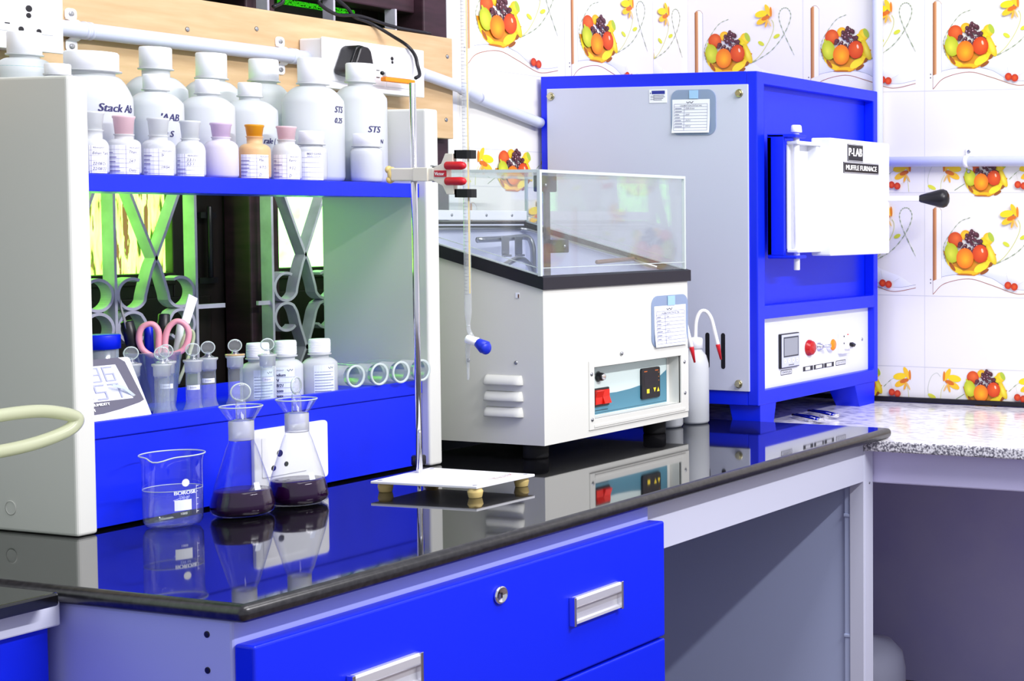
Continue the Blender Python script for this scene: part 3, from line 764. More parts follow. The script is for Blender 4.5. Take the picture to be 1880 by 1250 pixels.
# rim
g = G(navy_rim); o = .004
def ring_faces(outer, inner):
    b = bmesh.new(); P4 = []
    for (x, y) in outer + inner: P4.append((b.verts.new((x, y, rim(y) - .0205)), b.verts.new((x, y, rim(y)))))
    for i in range(4):
        j = (i + 1) % 4; O, O2, I, I2 = P4[i], P4[j], P4[4 + i], P4[4 + j]
        b.faces.new((O[1], O2[1], I2[1], I[1])); b.faces.new((O[0], I[0], I2[0], O2[0])); b.faces.new((O[0], O2[0], O2[1], O[1])); b.faces.new((I[0], I[1], I2[1], I2[0]))
    bmesh.ops.recalc_face_normals(b, faces=b.faces); g.merge(b)
ring_faces([(BX0 - o, BY0 - o), (BX1 + o + .002, BY0 - o), (BX1 + o + .002, BY1 + o), (BX0 - o, BY1 + o)], [(BX0 + .008, BY0 + .008), (BX1 - .008, BY0 + .008), (BX1 - .008, BY1 - .008), (BX0 + .008, BY1 - .008)])
part('rim', g, wb)
g = G(white_paint); i0 = .012
for a in ((BX0 + .008, BX0 + i0, BY0 + .008, BY1 - .008), (BX1 - i0, BX1 - .008, BY0 + .008, BY1 - .008)):
    g.prism([(a[2], .18), (a[3], .18), (a[3], rim(a[3]) - .004), (a[2], rim(a[2]) - .004)], 'x', a[0], a[1])
g.box(BX0 + .008, BX1 - .008, BY0 + .008, BY0 + .012, .18, rim(BY0) - .003); g.box(BX0 + .008, BX1 - .008, BY1 - .012, BY1 - .008, .18, rim(BY1) - .006)
g.box(BX0 + .008, BX1 - .008, BY0 + .008, BY1 - .008, .178, .182)
part('tank', g, wb)
g = G(steel); yb = BY1 - .014
for a, b in (((BX0 + .014, yb, rim(yb) - .012), (BX1 - .03, yb, rim(yb) - .012)),): g.rod(a, b, .004)
g.tube([(BX1 - .03, yb, rim(yb) - .012), (BX1 - .017, yb - .012, rim(yb) - .015), (BX1 - .0155, yb - .06, rim(yb - .06) - .012), (BX1 - .0155, .40, rim(.40) - .010)], .004, 10, 5)
part('gasket_channel', g, wb)
g = G(black_r); g.prism([(.365, rim(.365) - .013), (BY1 - .012, rim(BY1 - .012) - .013), (BY1 - .012, rim(BY1 - .012) - .002), (.365, rim(.365) - .002)], 'x', BX1 - .0155, BX1 - .012)
g.box(BX0 + .012, BX1 - .0156, BY1 - .0155, BY1 - .0121, rim(BY1) - .017, rim(BY1) - .009); part('gasket', g, wb)
g = G(steel); g.tube([(1.105, .655, .362), (1.18, .655, .364), (1.235, .655, .366), (1.246, .650, .352), (1.247, .648, .318), (1.247, .648, .20)], .0055, 12, 6)
part('heating_tube', g, wb)
for x in (1.168, 1.204):
    g = G(steel); g.box(x - .010, x + .010, .6455, .6475, .334, .368, .001); g.box(x - .010, x + .010, .640, .6475, .330, .334, .001); part('bracket', g, wb)
g = G(steel); g.tube([(1.00, .52, .315), (1.06, .53, .330), (1.10, .54, .320), (1.12, .54, .29), (1.14, .53, .25)], .005, 10, 6); part('coil', g, wb)
g = G(black_p); g.box(1.072, 1.118, .49, .505, .450, .479, .002); g.box(1.096, 1.109, .498, .504, .30, .455, .001); g.box(1.102, 1.15, .49, .505, .340, .364, .002)
g.use(steel); g.ball((1.085, .489, .462), .003, n=8); g.ball((1.135, .489, .352), .003, n=8); part('lid_stay', g, wb)
for a in (.93, 1.03, 1.13):
    g = G(steel); g.box(a + .05, a + .115, .372, .382, .297, .301, .001); g.rod((a + .035, .377, .297), (a + .125, .377, .297), .002); part('clip_bar', g, wb)
# lid
LX0, LX1, LY0, LY1, LZ = BX0 - .002, BX1 - .006, BY0 + .0005, .707, .4825
g = G(acrylic); t = .0045
low = lambda y: rim(y) + .0008
g.box(LX0, LX1, LY0, LY0 + t, low(LY0 + t), LZ - t)
for x in (LX0, LX1 - t): g.prism([(LY0 + t, low(LY0 + t)), (LY1 - t, low(LY1 - t)), (LY1 - t, LZ - t), (LY0 + t, LZ - t)], 'x', x, x + t)
g.box(LX0, LX1, LY1 - t, LY1, low(LY1), LZ - t); g.box(LX0, LX1, LY0, LY1, LZ - t, LZ)
lid = part('lid', g, wb, 'clear acrylic lid')
g = G(bright_edge); e = .0046
for x in (LX0, LX1): g.box(x - e / 2 - (.0006 if x == LX0 else -.0006), x + e / 2, LY0 - .0008, LY0 + t + .0012, low(LY0), LZ + .0005, .0006)
g.box(LX0, LX1, LY0 - .0006, LY0 + e, LZ - t, LZ + .0006); g.box(LX0, LX1, LY1 - e, LY1, LZ - t, LZ + .0006)
for x in (LX0, LX1): g.box(x - e / 2, x + e / 2, LY0, LY1, LZ - t, LZ + .0006); g.box(x - e / 2, x + e / 2, LY1 - e, LY1, low(LY1), LZ)
g.box(LX0, LX1, LY0 - .0005, LY0 + .001, low(LY0) + .013, low(LY0) + .0142)
for x in (LX0, LX1): g.prism([(LY0, low(LY0)), (LY1, low(LY1)), (LY1, low(LY1) + .0022), (LY0, low(LY0) + .0022)], 'x', x - e / 2, x + e / 2)
for x in (LX0, LX1): g.prism([(LY0, low(LY0) + .0115), (LY1, low(LY1) + .0115), (LY1, low(LY1) + .0127), (LY0, low(LY0) + .0127)], 'x', x - .0008, x + .0008)
part('lid_edge', g, lid)
g = G(plastic_w); g.box(LX0 + .006, LX1 - .006, LY1 - .008, LY1 - .0046, .3985, .4165, .001)
g.use(steel)
for x in (.93, 1.02, 1.09, 1.18, 1.25): g.ball((x, LY1 - .0082, .4075), .0028, 1, .5, 1, 8)
part('hinge_strip', g, lid)
g = G(brown_wood); g.rod((1.175, .45, .3225), (1.285, .45, .3265), .0040); part('wooden_rod', g, wb, 'brown wooden rod')
# control panel
g = G(mint_panel); yp = BY0 + .0247
g.box(hx0 + .0005, hx1 - .008, yp - .0006, yp + .001, hz0 + .001, hz1 - .002)
a = Art(g, lambda u, v, q: (u, yp - .0006 - q, v))
a.poly([(hx0 + .001, hz0 + .002), (hx1 - .009, hz0 + .002), (hx1 - .009, .119), (hx1 - .03, .109), (1.21, .0995), (1.16, .094), (1.12, .092), (hx0 + .001, .094)], (84, 138, 160))
a.line([(hx0 + .001, .1415), (hx1 - .012, .1415), (hx1 - .0095, .139), (hx1 - .0095, .063), (hx1 - .012, .0605), (hx0 + .001, .0605)], .0007, (40, 60, 70), smooth=False)
a.rect(1.058, 1.094, .0640, .0655, (40, 60, 70))
a.line(arc(1.068, .1245, .0090, 60, 300), .0009, (30, 30, 36))
part('control_panel', g, wb)
g = G(black_p); g.rod((1.068, yp, .1245), (1.068, yp - .012, .1245), .0080, .0068, 28); g.use(chrome); g.rod((1.068, yp - .012, .1245), (1.068, yp - .0135, .1245), .0056, n=24); part('knob', g, wb)
g = G(black_p); g.box(1.0525, 1.096, yp - .004, yp, .0715, .1045, .002); part('switch_frame', g, wb)
g = G(red_sw)
for x0, x1, s in ((1.055, 1.0735, 1), (1.0750, 1.0935, -1)):
    g.prism([(yp - .003, .0745), (yp - .003, .1015), (yp - (.010 if s > 0 else .0055), .0995), (yp - .0055, .088), (yp - (.0055 if s > 0 else .010), .0765)], 'x', x0, x1)
part('rocker_switch', g, wb)
g = G(black_p); g.prism(rrect(1.1885, 1.2445, .0705, .1275, .004), 'y', yp - .005, yp, .0006)
a = Art(g, lambda u, v, q: (u, yp - .005 - q, v))
a.rect(1.1945, 1.2325, .0955, .118, (30, 24, 34)); a.rect(1.1950, 1.2045, .1205, .1222, (220, 110, 40)); a.rect(1.2285, 1.2385, .1205, .1222, (220, 110, 40))
for z in (.116, .108, .101): a.rect(1.2380, 1.2410, z, z + .002, (160, 100, 50))
a.rect(1.2025, 1.2105, .0805, .0885, (255, 226, 60)); a.up().poly([(1.2225, .0895), (1.2310, .0895), (1.2265, .081)], (255, 226, 60)); a.up().poly([(1.2335, .0815), (1.2415, .0815), (1.2375, .090)], (255, 226, 60))
part('temperature_display', g, wb)
for x, y in ((.93, .39), (1.255, .385), (.93, .68), (1.255, .68)):
    g = G(black_r); g.lathe([(0, 0), (.019, 0), (.0205, .003), (.0205, .0225), (.018, .0264), (0, .0264)], (x, y, 0), 32); part('foot', g, wb)

# ------------------------------------------------------------------ muffle furnace
FX0, FX1, FY0, FY1, FZ0, FZ1 = 1.478, 1.993, .2989, .8120, .0290, .6965
fu = thing('muffle_furnace', 'large blue muffle furnace with grey side panel and white hinged door', 'furnace', (1.735, .56, -.0205))
g = G(blue)
g.box(FX0, FX1, .323, FY1, FZ0, FZ1, .001)
def frame_front(rects, y0, y1):
    # one closed ring: outer rectangle with openings, built as grid cells so no faces coincide
    xs = sorted({FX0, FX1} | {r[0] for r in rects} | {r[1] for r in rects}); zs = sorted({FZ0, FZ1} | {r[2] for r in rects} | {r[3] for r in rects})
    b = bmesh.new(); vv = {}
    solid = lambda i, k: 0 <= i < len(xs) - 1 and 0 <= k < len(zs) - 1 and not any(r[0] <= xs[i] < r[1] and r[2] <= zs[k] < r[3] for r in rects)
    def V(i, k, y):
        if (i, k, y) not in vv: vv[(i, k, y)] = b.verts.new((xs[i], y, zs[k]))
        return vv[(i, k, y)]
    for i in range(len(xs) - 1):
        for k in range(len(zs) - 1):
            if not solid(i, k): continue
            b.faces.new((V(i, k, y0), V(i + 1, k, y0), V(i + 1, k + 1, y0), V(i, k + 1, y0))); b.faces.new((V(i, k, y1), V(i, k + 1, y1), V(i + 1, k + 1, y1), V(i + 1, k, y1)))
            if not solid(i - 1, k): b.faces.new((V(i, k, y0), V(i, k + 1, y0), V(i, k + 1, y1), V(i, k, y1)))
            if not solid(i + 1, k): b.faces.new((V(i + 1, k, y0), V(i + 1, k, y1), V(i + 1, k + 1, y1), V(i + 1, k + 1, y0)))
            if not solid(i, k - 1): b.faces.new((V(i, k, y0), V(i, k, y1), V(i + 1, k, y1), V(i + 1, k, y0)))
            if not solid(i, k + 1): b.faces.new((V(i, k + 1, y0), V(i + 1, k + 1, y0), V(i + 1, k + 1, y1), V(i, k + 1, y1)))
    bmesh.ops.recalc_face_normals(b, faces=b.faces)
    bmesh.ops.bevel(b, geom=[e for e in b.edges if len(e.link_faces) == 2 and e.calc_face_angle() > .5], offset=.0018, segments=2, profile=.5, affect='EDGES')
    g.merge(b)
frame_front([(1.506, 1.9735, .2290, .6725), (1.5045, 1.9735, .0580, .2015)], FY0, .3228)
part('casing', g, fu)
g = G(grey_paint); g.box(FX0 - .0035, FX0 + .001, .3175, .7945, .0575, .6705, .0006)
g.use(black_p)
for y in (.3768, .413): g.prism(rrect(y - .0048, y + .0048, .1010, .1735, .0047), 'x', FX0 - .0038, FX0 - .0033)
part('side_panel', g, fu)
for y, z in ((.7839, .6546), (.3361, .6527), (.3410, .0722)):
    g = G(brass); g.rod((FX0 - .0035, y, z), (FX0 - .0055, y, z), .0085, n=20); g.hex((FX0 - .0105, y, z), 'x', .0062, .005); part('bolt', g, fu)
g = G(paper); g.box(FX0 - .0045, FX0 - .0034, .5040, .5450, .637, .6635)
a = Art(g, lambda u, v, q: (FX0 - .0045 - q, .545 - u, .637 + v)); a.rect(.006, .037, .0175, .0245, (40, 50, 150)); a.rect(.002, .004, .018, .021, (60, 80, 160))
for v, u1 in ((.0145, .035), (.0115, .037), (.0085, .033), (.0055, .03)): a.rect(.010, u1, v, v + .001, (70, 70, 110))
for v in (.0135, .0105, .0065): a.rect(.003, .012, v, v + .0008, (120, 120, 150))
part('maker_sticker', g, fu)
for (x0, x1, y0, y1, fx, fy) in ((1.4875, 1.548, .3005, .372, 1, 1), (1.885, 1.9795, .3005, .372, -1, 1), (1.4875, 1.548, .74, .806, 1, -1), (1.885, 1.9795, .74, .806, -1, -1)):
    g = G(blue); b = bmesh.new(); k = .012; kf = .021
    tx = (x0, x1 - (k if fx > 0 else 0)) if fx > 0 else (x0 + kf, x1 - .002)
    ty = (y0, y1 - k) if fy > 0 else (y0 + k, y1)
    T = [(x0, y0), (x1, y0), (x1, y1), (x0, y1)]; Bm = [(tx[0], ty[0]), (tx[1], ty[0]), (tx[1], ty[1]), (tx[0], ty[1])]
    A = [b.verts.new((p[0], p[1], FZ0)) for p in T]; B = [b.verts.new((p[0], p[1], -.0204)) for p in Bm]
    b.faces.new(A); b.faces.new(B[::-1])
    for i in range(4): b.faces.new((A[i], B[i], B[(i + 1) % 4], A[(i + 1) % 4]))
    bmesh.ops.recalc_face_normals(b, faces=b.faces); g.merge(b); part('leg', g, fu)
# door
g = G(door_white); g.box(1.620, 1.884, .2130, .2600, .3275, .5710, .0035, 3); g.box(1.635, 1.86, .26, .318, .345, .553, .003)
dr = part('door', g, fu)
g = G(black_p); g.box(1.690, 1.7575, .2119, .2131, .5255, .5615); g.box(1.672, 1.829, .2119, .2131, .5005, .5235)
a = Art(g, lambda u, v, q: (u, .2119 - q, v))
a.text('P-LAB', 1.7237, .5368, .0245, (250, 250, 252), center=True, sx=.95, bold=.05); a.text('MUFFLE FURNACE', 1.7505, .5072, .0150, (250, 250, 252), center=True, sx=1.14, bold=.06)
for u0, u1, v0, v1 in ((1.690, 1.7575, .5255, .5615), (1.672, 1.829, .5005, .5235)):
    a.line([(u0 + .0012, v0 + .0012), (u1 - .0012, v0 + .0012), (u1 - .0012, v1 - .0012), (u0 + .0012, v1 - .0012), (u0 + .0012, v0 + .0012)], .001, (200, 200, 210), smooth=False)
part('name_plate', g, dr)
g = G(plastic_w); g.rod((1.5415, .2475, .300), (1.5415, .2475, .576), .0062, n=24); g.rod((1.5415, .2475, .577), (1.5415, .2475, .5925), .0115, .010, 24); part('hinge_pin', g, dr)
g = G(door_white)
g.box(1.527, 1.622, .236, .262, .5535, .5605, .002); g.box(1.527, 1.622, .236, .262, .3355, .3425, .002); g.box(1.6085, 1.6205, .240, .262, .3425, .5535, .001); g.box(1.530, 1.62, .2605, .2635, .3425, .5535)
part('hinge_bracket', g, dr)
g = G(plastic_w); g.rod((1.87, .2385, .4485), (1.902, .139, .4500), .0062, n=20); lv = part('lever', g, dr)
g = G(black_p)
d_ = (Vector((1.923, .088, .4505)) - Vector((1.8985, .150, .4498))).to_track_quat('Z', 'Y').to_matrix().to_4x4()
g.lathe([(0, 0), (.006, 0), (.0085, .004), (.0205, .048), (.0208, .054), (.0175, .062), (.009, .067), (0, .068)], (1.8990, .149, .4498), 32, d_); part('lever_knob', g, lv)
g = G(blue); g.box(1.516, 1.524, .262, .2995, .330, .5735, .001)
g.box(1.516, 1.558, .234, .2995, .5665, .5735, .002); g.box(1.516, 1.558, .234, .2995, .3235, .3300, .002); g.box(1.516, 1.615, .2905, .2992, .330, .5665); part('hinge_channel', g, fu)
# lower control panel
yp = .3145
g = G(door_white); g.box(1.5045, 1.975, yp, .3225, .0575, .2025)
a = Art(g, lambda u, v, q: (u, yp - q, v))
def strip(u0, u1, v0, v1, white):
    a.rect(u0, u1, v0, v1, (40, 40, 50)); a.rect(*white, v0 + .0015, v1 - .0015, (226, 228, 236))
strip(1.590, 1.634, .0790, .0895, (1.5915, 1.6325)); strip(1.680, 1.722, .079, .0890, (1.690, 1.710)); strip(1.7255, 1.768, .079, .0890, (1.734, 1.761)); strip(1.7705, 1.813, .079, .0890, (1.781, 1.803)); strip(1.822, 1.866, .079, .0895, (1.8235, 1.8645))
a.text('CONTROLLER', 1.612, .0825, .0052, (60, 60, 70), center=True, sx=1.05); a.text('MAIN SWITCH', 1.844, .0825, .0052, (60, 60, 70), center=True, sx=1.02)
cp = part('control_panel', g, fu)
g = G(black_p); g.box(1.5810, 1.6560, yp - .006, yp, .0935, .1655, .0015); g.use(grey_paint); g.box(1.5835, 1.6545, yp - .0075, yp - .0055, .0955, .1635, .0012)
a = Art(g, lambda u, v, q: (u, yp - .0075 - q, v)); a.rect(1.5895, 1.6495, .1165, .1585, (60, 64, 76)); a.rect(1.5925, 1.6465, .1195, .1555, (150, 154, 166))
for k in range(4): a.ell(1.5955 + k * .0158, .1085, .0045, .0045, (250, 250, 252)); a.rect(1.5945 + k * .0158, 1.5965 + k * .0158, .1075, .1095, (90, 90, 100))
a.rect(1.609, 1.63, .0990, .1003, (70, 70, 80)); part('controller', g, cp)
def lamp(x, z, r, m1, m2, name):
    g = G(m1); mt = Matrix.Rotation(PI / 2, 4, 'X')
    g.lathe([(0, 0), (r * 1.15, 0), (r * 1.15, .003), (r, .004), (r, .009), (r * .8, .0115), (0, .0122)], (x, yp, z), 28, mt)
    if m2: g.use(m2); g.lathe([(r * .98, .0085), (r * .98, .0098), (r * .78, .0123), (0, .013)], (x, yp, z), 28, mt)
    part(name, g, cp)
lamp(1.7050, .1280, .0150, red_lamp, None, 'red_lamp'); lamp(1.7935, .1280, .0130, plastic_w, orange_lamp, 'orange_lamp')
g = G(chrome); mt = Matrix.Rotation(PI / 2, 4, 'X'); g.lathe([(0, 0), (.0095, 0), (.0095, .003), (.0065, .004), (.0065, .009), (.004, .011), (0, .011)], (1.7460, yp, .1275), 6, mt)
g.rod((1.746, yp - .008, .1275), (1.7595, yp - .0235, .1290), .0022, .0042); part('toggle_switch', g, cp)
g = G(plastic_w); g.box(1.8315, 1.866, yp - .012, yp, .1050, .1505, .001); g.box(1.8385, 1.866, yp - .02, yp - .011, .115, .142, .001)
g.use(black_p); g.box(1.848, 1.862, yp - .030, yp - .019, .1225, .1300, .002, rot=((1.855, yp - .02, .127), 'X', .5)); g.rod((1.838, yp - .012, .1435), (1.838, yp - .0128, .1435), .002); g.rod((1.838, yp - .012, .128), (1.838, yp - .0128, .128), .002)
g.use(red_sw); g.box(1.852, 1.860, yp - .0123, yp - .0118, .1455, .1475); part('breaker', g, cp)
g = G(steel); g.ball((1.9450, yp, .1290), .0035, 1, .6, 1, 8); part('screw', g, cp)

# tags in plastic sleeves
def status_tag(fn, label, u1, w_, h_, px0, px1, pz0, pz1):
    L = thing('calibration_tag', label, 'tag', fn(w_ / 2, 0, 0), 'calibration status tags')
    def slab(g, u0, u1_, v0, v1, h0, h1, r=None):
        pts = rrect(u0, u1_, v0, v1, r) if r else [(u0, v0), (u1_, v0), (u1_, v1), (u0, v1)]
        A = [g.bm.verts.new(fn(u, v, h0)) for u, v in pts]; B = [g.bm.verts.new(fn(u, v, h1)) for u, v in pts]
        fs = [g.bm.faces.new(A), g.bm.faces.new(B)] + [g.bm.faces.new((A[i], A[(i + 1) % len(A)], B[(i + 1) % len(A)], B[i])) for i in range(len(A))]
        for f in fs: f.material_index = g.mi
        bmesh.ops.recalc_face_normals(g.bm, faces=fs)
    g = G(sleeve); slab(g, 0, w_, 0, h_, .0003, .0016, .018); part('sleeve', g, L)
    g = G(paper)
    # slightly curled slip
    n = 8
    for i in range(n):
        v0 = pz0 + (pz1 - pz0) * i / n; v1 = pz0 + (pz1 - pz0) * (i + 1) / n
        cu = lambda v: .0018 + .0035 * max(0, 1 - (v - pz0) / (pz1 - pz0) * 1.6) ** 2
        q = [g.bm.verts.new(fn(*p)) for p in ((px0, v0, cu(v0)), (px1, v0, cu(v0)), (px1, v1, cu(v1)), (px0, v1, cu(v1)))]
        f = g.bm.faces.new(q); f.material_index = g.mi
    W, Hh = px1 - px0, pz1 - pz0
    a = Art(g, lambda u, v, q: fn(px0 + u * W, pz0 + v * Hh, .0018 + .0035 * max(0, 1 - v * 1.6) ** 2 + q))
    ink = (96, 104, 150)
    a.line([(.38, .93), (.42, .89), (.46, .93)], .02, (40, 44, 80), False); a.line([(.47, .93), (.52, .89), (.56, .94)], .02, (40, 44, 80), False)
    s0 = W
    a.text('CALIBRATION STATUS TAG', .5, .795, .062, (60, 64, 110), center=True, sx=Hh / W * .98)
    for v in (.86, .775, .69, .60, .51, .42, .33, .24, .15, .07): a.rect(.06, .94, v, v + .008, (130, 134, 170))
    a.rect(.32, .33, .07, .775, (130, 134, 170)); a.rect(.05, .058, .07, .86, (130, 134, 170)); a.rect(.94, .948, .07, .86, (130, 134, 170))
    rnd = random.Random(int(w_ * 1e5))
    for v in (.72, .63, .54, .45, .36, .27, .18): a.rect(.08, .08 + .1 + .1 * rnd.random(), v, v + .018, (120, 124, 160))
    for v, wd in ((.70, 'Muffle Furnace' if w_ < .105 else 'Oven'), (.52, 'Lab 1' if False else 'Lab-III'), (.34, '24.07.21'), (.17, '24.07.22')): a.text(wd, .36, v + .012, .066, (50, 54, 100), shear=.2, sx=Hh / W * .8)
    part('paper_slip', g, L)
    g = G(tape_m); slab(g, w_ * .42, w_ * .62, h_ * .80, h_ * .985, .0024, .003); part('tape', g, L)
status_tag(lambda u, v, h: (FX0 - .0036 - h, .4935 - u, .571 + v), 'calibration slip in a bluish sleeve taped to the grey furnace side panel', None, .104, .091, .0035, .0905, .0045, .0715)
status_tag(lambda u, v, h: (1.190 + u, BY0 - h, .1655 + v), 'calibration slip in a bluish sleeve taped to the water bath front', None, .1135, .0955, .0075, .106, .001, .0765)
# tongs under the furnace
for k, (x, y, ang, lab) in enumerate(((1.615, .2400, .95, 'steel specimen tongs lying on the granite, the nearer pair by the furnace leg'), (1.690, .2450, .95, 'steel specimen tongs lying on the granite, the farther pair from the furnace leg'))):
    tg = thing('steel_tongs', lab, 'tongs', (x, y, -.0205), 'tongs under the furnace')
    c, s_ = math.cos(ang), math.sin(ang)
    R2 = lambda u, v, z: (x + u * c - v * s_, y + u * s_ + v * c, z)
    g = G(chrome); g.tube([R2(.0, .006, -.0125), R2(.055, .0085, -.0125), R2(.12, .004, -.015)], .0032, 10, 6); part('arm', g, tg)
    g = G(chrome); g.tube([R2(.0, -.006, -.0125), R2(.055, -.0085, -.0125), R2(.12, -.004, -.015)], .0032, 10, 6); part('arm', g, tg)
    g = G(chrome); g.tube([R2(.0, .006, -.0125), R2(-.006, .004, -.0122), R2(-.0085, 0, -.0122), R2(-.006, -.004, -.0122), R2(.0, -.006, -.0125)], .0042, 10, 6); g.rod(R2(.05, 0, -.0205), R2(.05, 0, -.011), .009); part('bow', g, tg)

# ------------------------------------------------------------------ burette stand, clamp, burette
st = thing('burette_stand', 'burette stand with white rectangular base on four yellow feet and steel rod', 'stand', (.638, .30, 0))
c4 = [(.5675, .3871), (.5814, .2102), (.6999, .2056), (.6967, .3967)]
g = G(plastic_w); g.prism(c4, 'z', .0142, .0181, .0008)
a = Art(g, lambda u, v, q: (.6495 + .0445 * u - .002 * v, .2590 - .0 * u - .006 * u + .0 + v * .03 - .012, .0181 + q))
# red outline lettering reading along the plate
fb = lambda u, v, q: (.640 + u * .95 - v * .25, .2245 + v * .95 + u * .2, .0181 + q)
a = Art(g, fb); a.text('Victor', .0, .0, .022, (206, 60, 70), shear=.15); a.h += .0001; a.text('Victor', .0006, .0005, .0208, (244, 240, 240), shear=.15, sx=1.02)
for x, y in ((.577, .3787), (.5885, .2195), (.692, .2165), (.688, .386)): a = Art(g, lambda u, v, q: (x + u, y + v, .0181 + q)); a.ell(0, 0, .0035, .0035, (150, 150, 170))
part('base_plate', g, st)
for x, y in ((.5862, .3775), (.5905, .2205), (.6900, .2220), (.6875, .3860)):
    g = G(yellow_p); g.lathe([(0, 0), (.0085, 0), (.0092, .001), (.0105, .0075), (.0108, .0095), (.0092, .0125), (.0090, .0143), (0, .0143)], (x, y, 0), 20); part('foot', g, st)
g = G(chrome); g.rod((.654, .3782, .0175), (.654, .3808, .605), .0046, n=24); part('rod', g, st)
g = G(chrome); g.tube([(.6500, .3745, .0180), (.6500, .3735, .05), (.6505, .3738, .078), (.6535, .3765, .0815)], .0022, 8, 5); part('brace', g, st)
g = G(black_p); g.lathe([(0, 0), (.0095, 0), (.0105, .002), (.0105, .013), (.009, .015), (0, .015)], (.6855, .4085, .0230), 18); g.use(chrome); g.rod((.6855, .4085, .0), (.6855, .4085, .0230), .003); part('levelling_knob', g, st)

cl = thing('burette_clamp', 'white burette clamp with red and black grips fixed on the steel stand rod', 'clamp', (.650, .35, .468))
g = G(cream)
g.box(.6440, .6645, .335, .415, .4580, .4775, .002); g.box(.642, .648, .345, .372, .4575, .4780, .001)
g.prism([(.3362, .4775), (.322, .4835), (.3145, .4985), (.3005, .4985), (.3005, .4835), (.310, .478), (.310, .459), (.2995, .454), (.2995, .438), (.3125, .438), (.3195, .4505), (.3362, .4580)], 'x', .6445, .653, .0008)
g.use(printed)
a = Art(g, lambda u, v, q: (.6436 - q, u, v)); 
part('clamp_body', g, cl)
g = G(red_p); g.box(.6430, .6446, .3120, .3335, .4640, .4735, .0004)
a = Art(g, lambda u, v, q: (.6430 - q, .3325 - u, .4662 + v)); a.text('Victor', .0007, .0, .0072, (250, 246, 246), sx=.92, bold=.04); part('logo_plate', g, cl)
for z in (.4805, .4575):
    g = G(red_p); g.prism(rrect(z - .0062, z + .0062, -.006, .006, .004), 'y', .3135, .3125) if False else None
    g.lathe([(0, 0), (.0058, 0), (.0062, .001), (.0062, .0265), (.005, .031), (.003, .0335), (0, .034)], (.6455, .3125, z), 24, Matrix.Rotation(PI / 2, 4, 'X')); part('red_grip', g, cl)
for z in (.4910, .4335):
    g = G(black_r); g.prism(rrect(.2720, .2975, .6445, .6485, .0015), 'z', z, z + .0125) if False else None
    g.prism([(.6455, .2985), (.6455, .2760), (.649, .2715), (.6545, .2700), (.660, .2715), (.6615, .276), (.6615, .2985), (.660, .2985), (.660, .277), (.654, .2735), (.6485, .277), (.6485, .2985)], 'z', z, z + .0125)
    g.box(.6455, .6615, .2955, .2985, z, z + .0125); part('black_grip', g, cl)
g = G(yellow_p); g.ball((.6500, .4170, .4680), .0085, .9, .7, 1.35); g.ball((.6480, .4215, .475), .006, 1, .8, 1); g.ball((.6480, .4195, .4600), .006, 1, .8, 1); part('thumb_screw', g, cl)
g = G(steel); g.rod((.655, .3440, .4565), (.655, .3440, .4795), .003); g.rod((.655, .3440, .4795), (.655, .3440, .4815), .0055); part('screw', g, cl)

bu = thing('burette', 'long graduated glass burette with blue stopcock hanging in the white clamp', 'burette', (.654, .2845, .16))
bx, by = .654, .2845
g = G(tube_glass)
g.lathe([(.0050, .86), (.0050, .262), (.0042, .254), (.0030, .248), (.0028, .243)], (bx, by, 0), 28)
g.tube([(bx, by, .244), (bx, by - .001, .236), (bx, by - .006, .228), (bx, by - .010, .222)], .0030, 14, 5)
g.tube([(bx, by - .009, .222), (bx, by - .0005, .2165), (bx, by + .0015, .206), (bx, by + .0012, .188), (bx, by + .0010, .162)], [.0032, .0032, .0034, .0034, .003, .0024, .0018, .0016], 14, 6)
a0 = to_cam(bx, by)
a = Art(g, cylmap((bx, by, 0), .0050, a0))
for k in range(110):
    z = .290 + k * .0052
    if .43 < z < .505: continue
    a.rect(-.0042, -.0005 if k % 5 else .0018, z, z + .0004, (110, 110, 130), 3)
part('graduated_tube', g, bu)
g = G(printed); a = Art(g, cylmap((bx, by, 0), .0040, a0 + .75)); a.rect(-.0013, .0016, .291, .86, (206, 184, 84), 3); a.rect(.0016, .0022, .291, .86, (150, 120, 150), 1); part('coloured_stripe', g, bu)
g = G(plastic_w); g.rod((bx - .004, by + .001, .2240), (bx + .002, by - .016, .2185), .0062, .0068); part('stopcock_plug', g, bu)
g = G(blue_dk); g.rod((bx + .0015, by - .0140, .2192), (bx + .003, by - .0285, .2105), .0068, .0105, 12); g.ball((bx + .003, by - .0285, .2105), .0100, 1, .6, 1); part('stopcock_handle', g, bu, 'blue stopcock handle')

# ------------------------------------------------------------------ beaker and flasks
bk = thing('beaker', 'clear glass 250 ml beaker half full of water on the black worktop', 'beaker', (.2907, .4400, 0))
g = G(glass_thin); b = bmesh.new(); n = 64; sa = to_cam(.2907, .44) - .40
prof = [(0, .0012), (.026, .0012), (.0305, .003), (.0338, .009), (.0342, .02), (.0342, .078), (.0346, .086), (.0362, .0925), (.0372, .0945), (.0362, .0950)]
rings = []
for r, z in prof:
    if r == 0: rings.append([b.verts.new((.2907, .44, z))]); continue
    ring = []
    for i in range(n):
        t = 2 * PI * i / n; d = math.atan2(math.sin(t - sa), math.cos(t - sa)); k = math.exp(-(d / .30) ** 2) * max(0, (z - .066) / .029)
        rr = r + k * .010; ring.append(b.verts.new((.2907 + rr * math.cos(t), .44 + rr * math.sin(t), z - k * .0045)))
    rings.append(ring)
for A, B in zip(rings, rings[1:]):
    for i in range(n):
        j = (i + 1) % n
        if len(A) == 1: b.faces.new((A[0], B[i], B[j]))
        else: b.faces.new((A[i], A[j], B[j], B[i]))
bmesh.ops.recalc_face_normals(b, faces=b.faces); g.merge(b, True)
a = Art(g, cylmap((.2907, .44, 0), .0342, to_cam(.2907, .44)))
WI = (236, 240, 252)
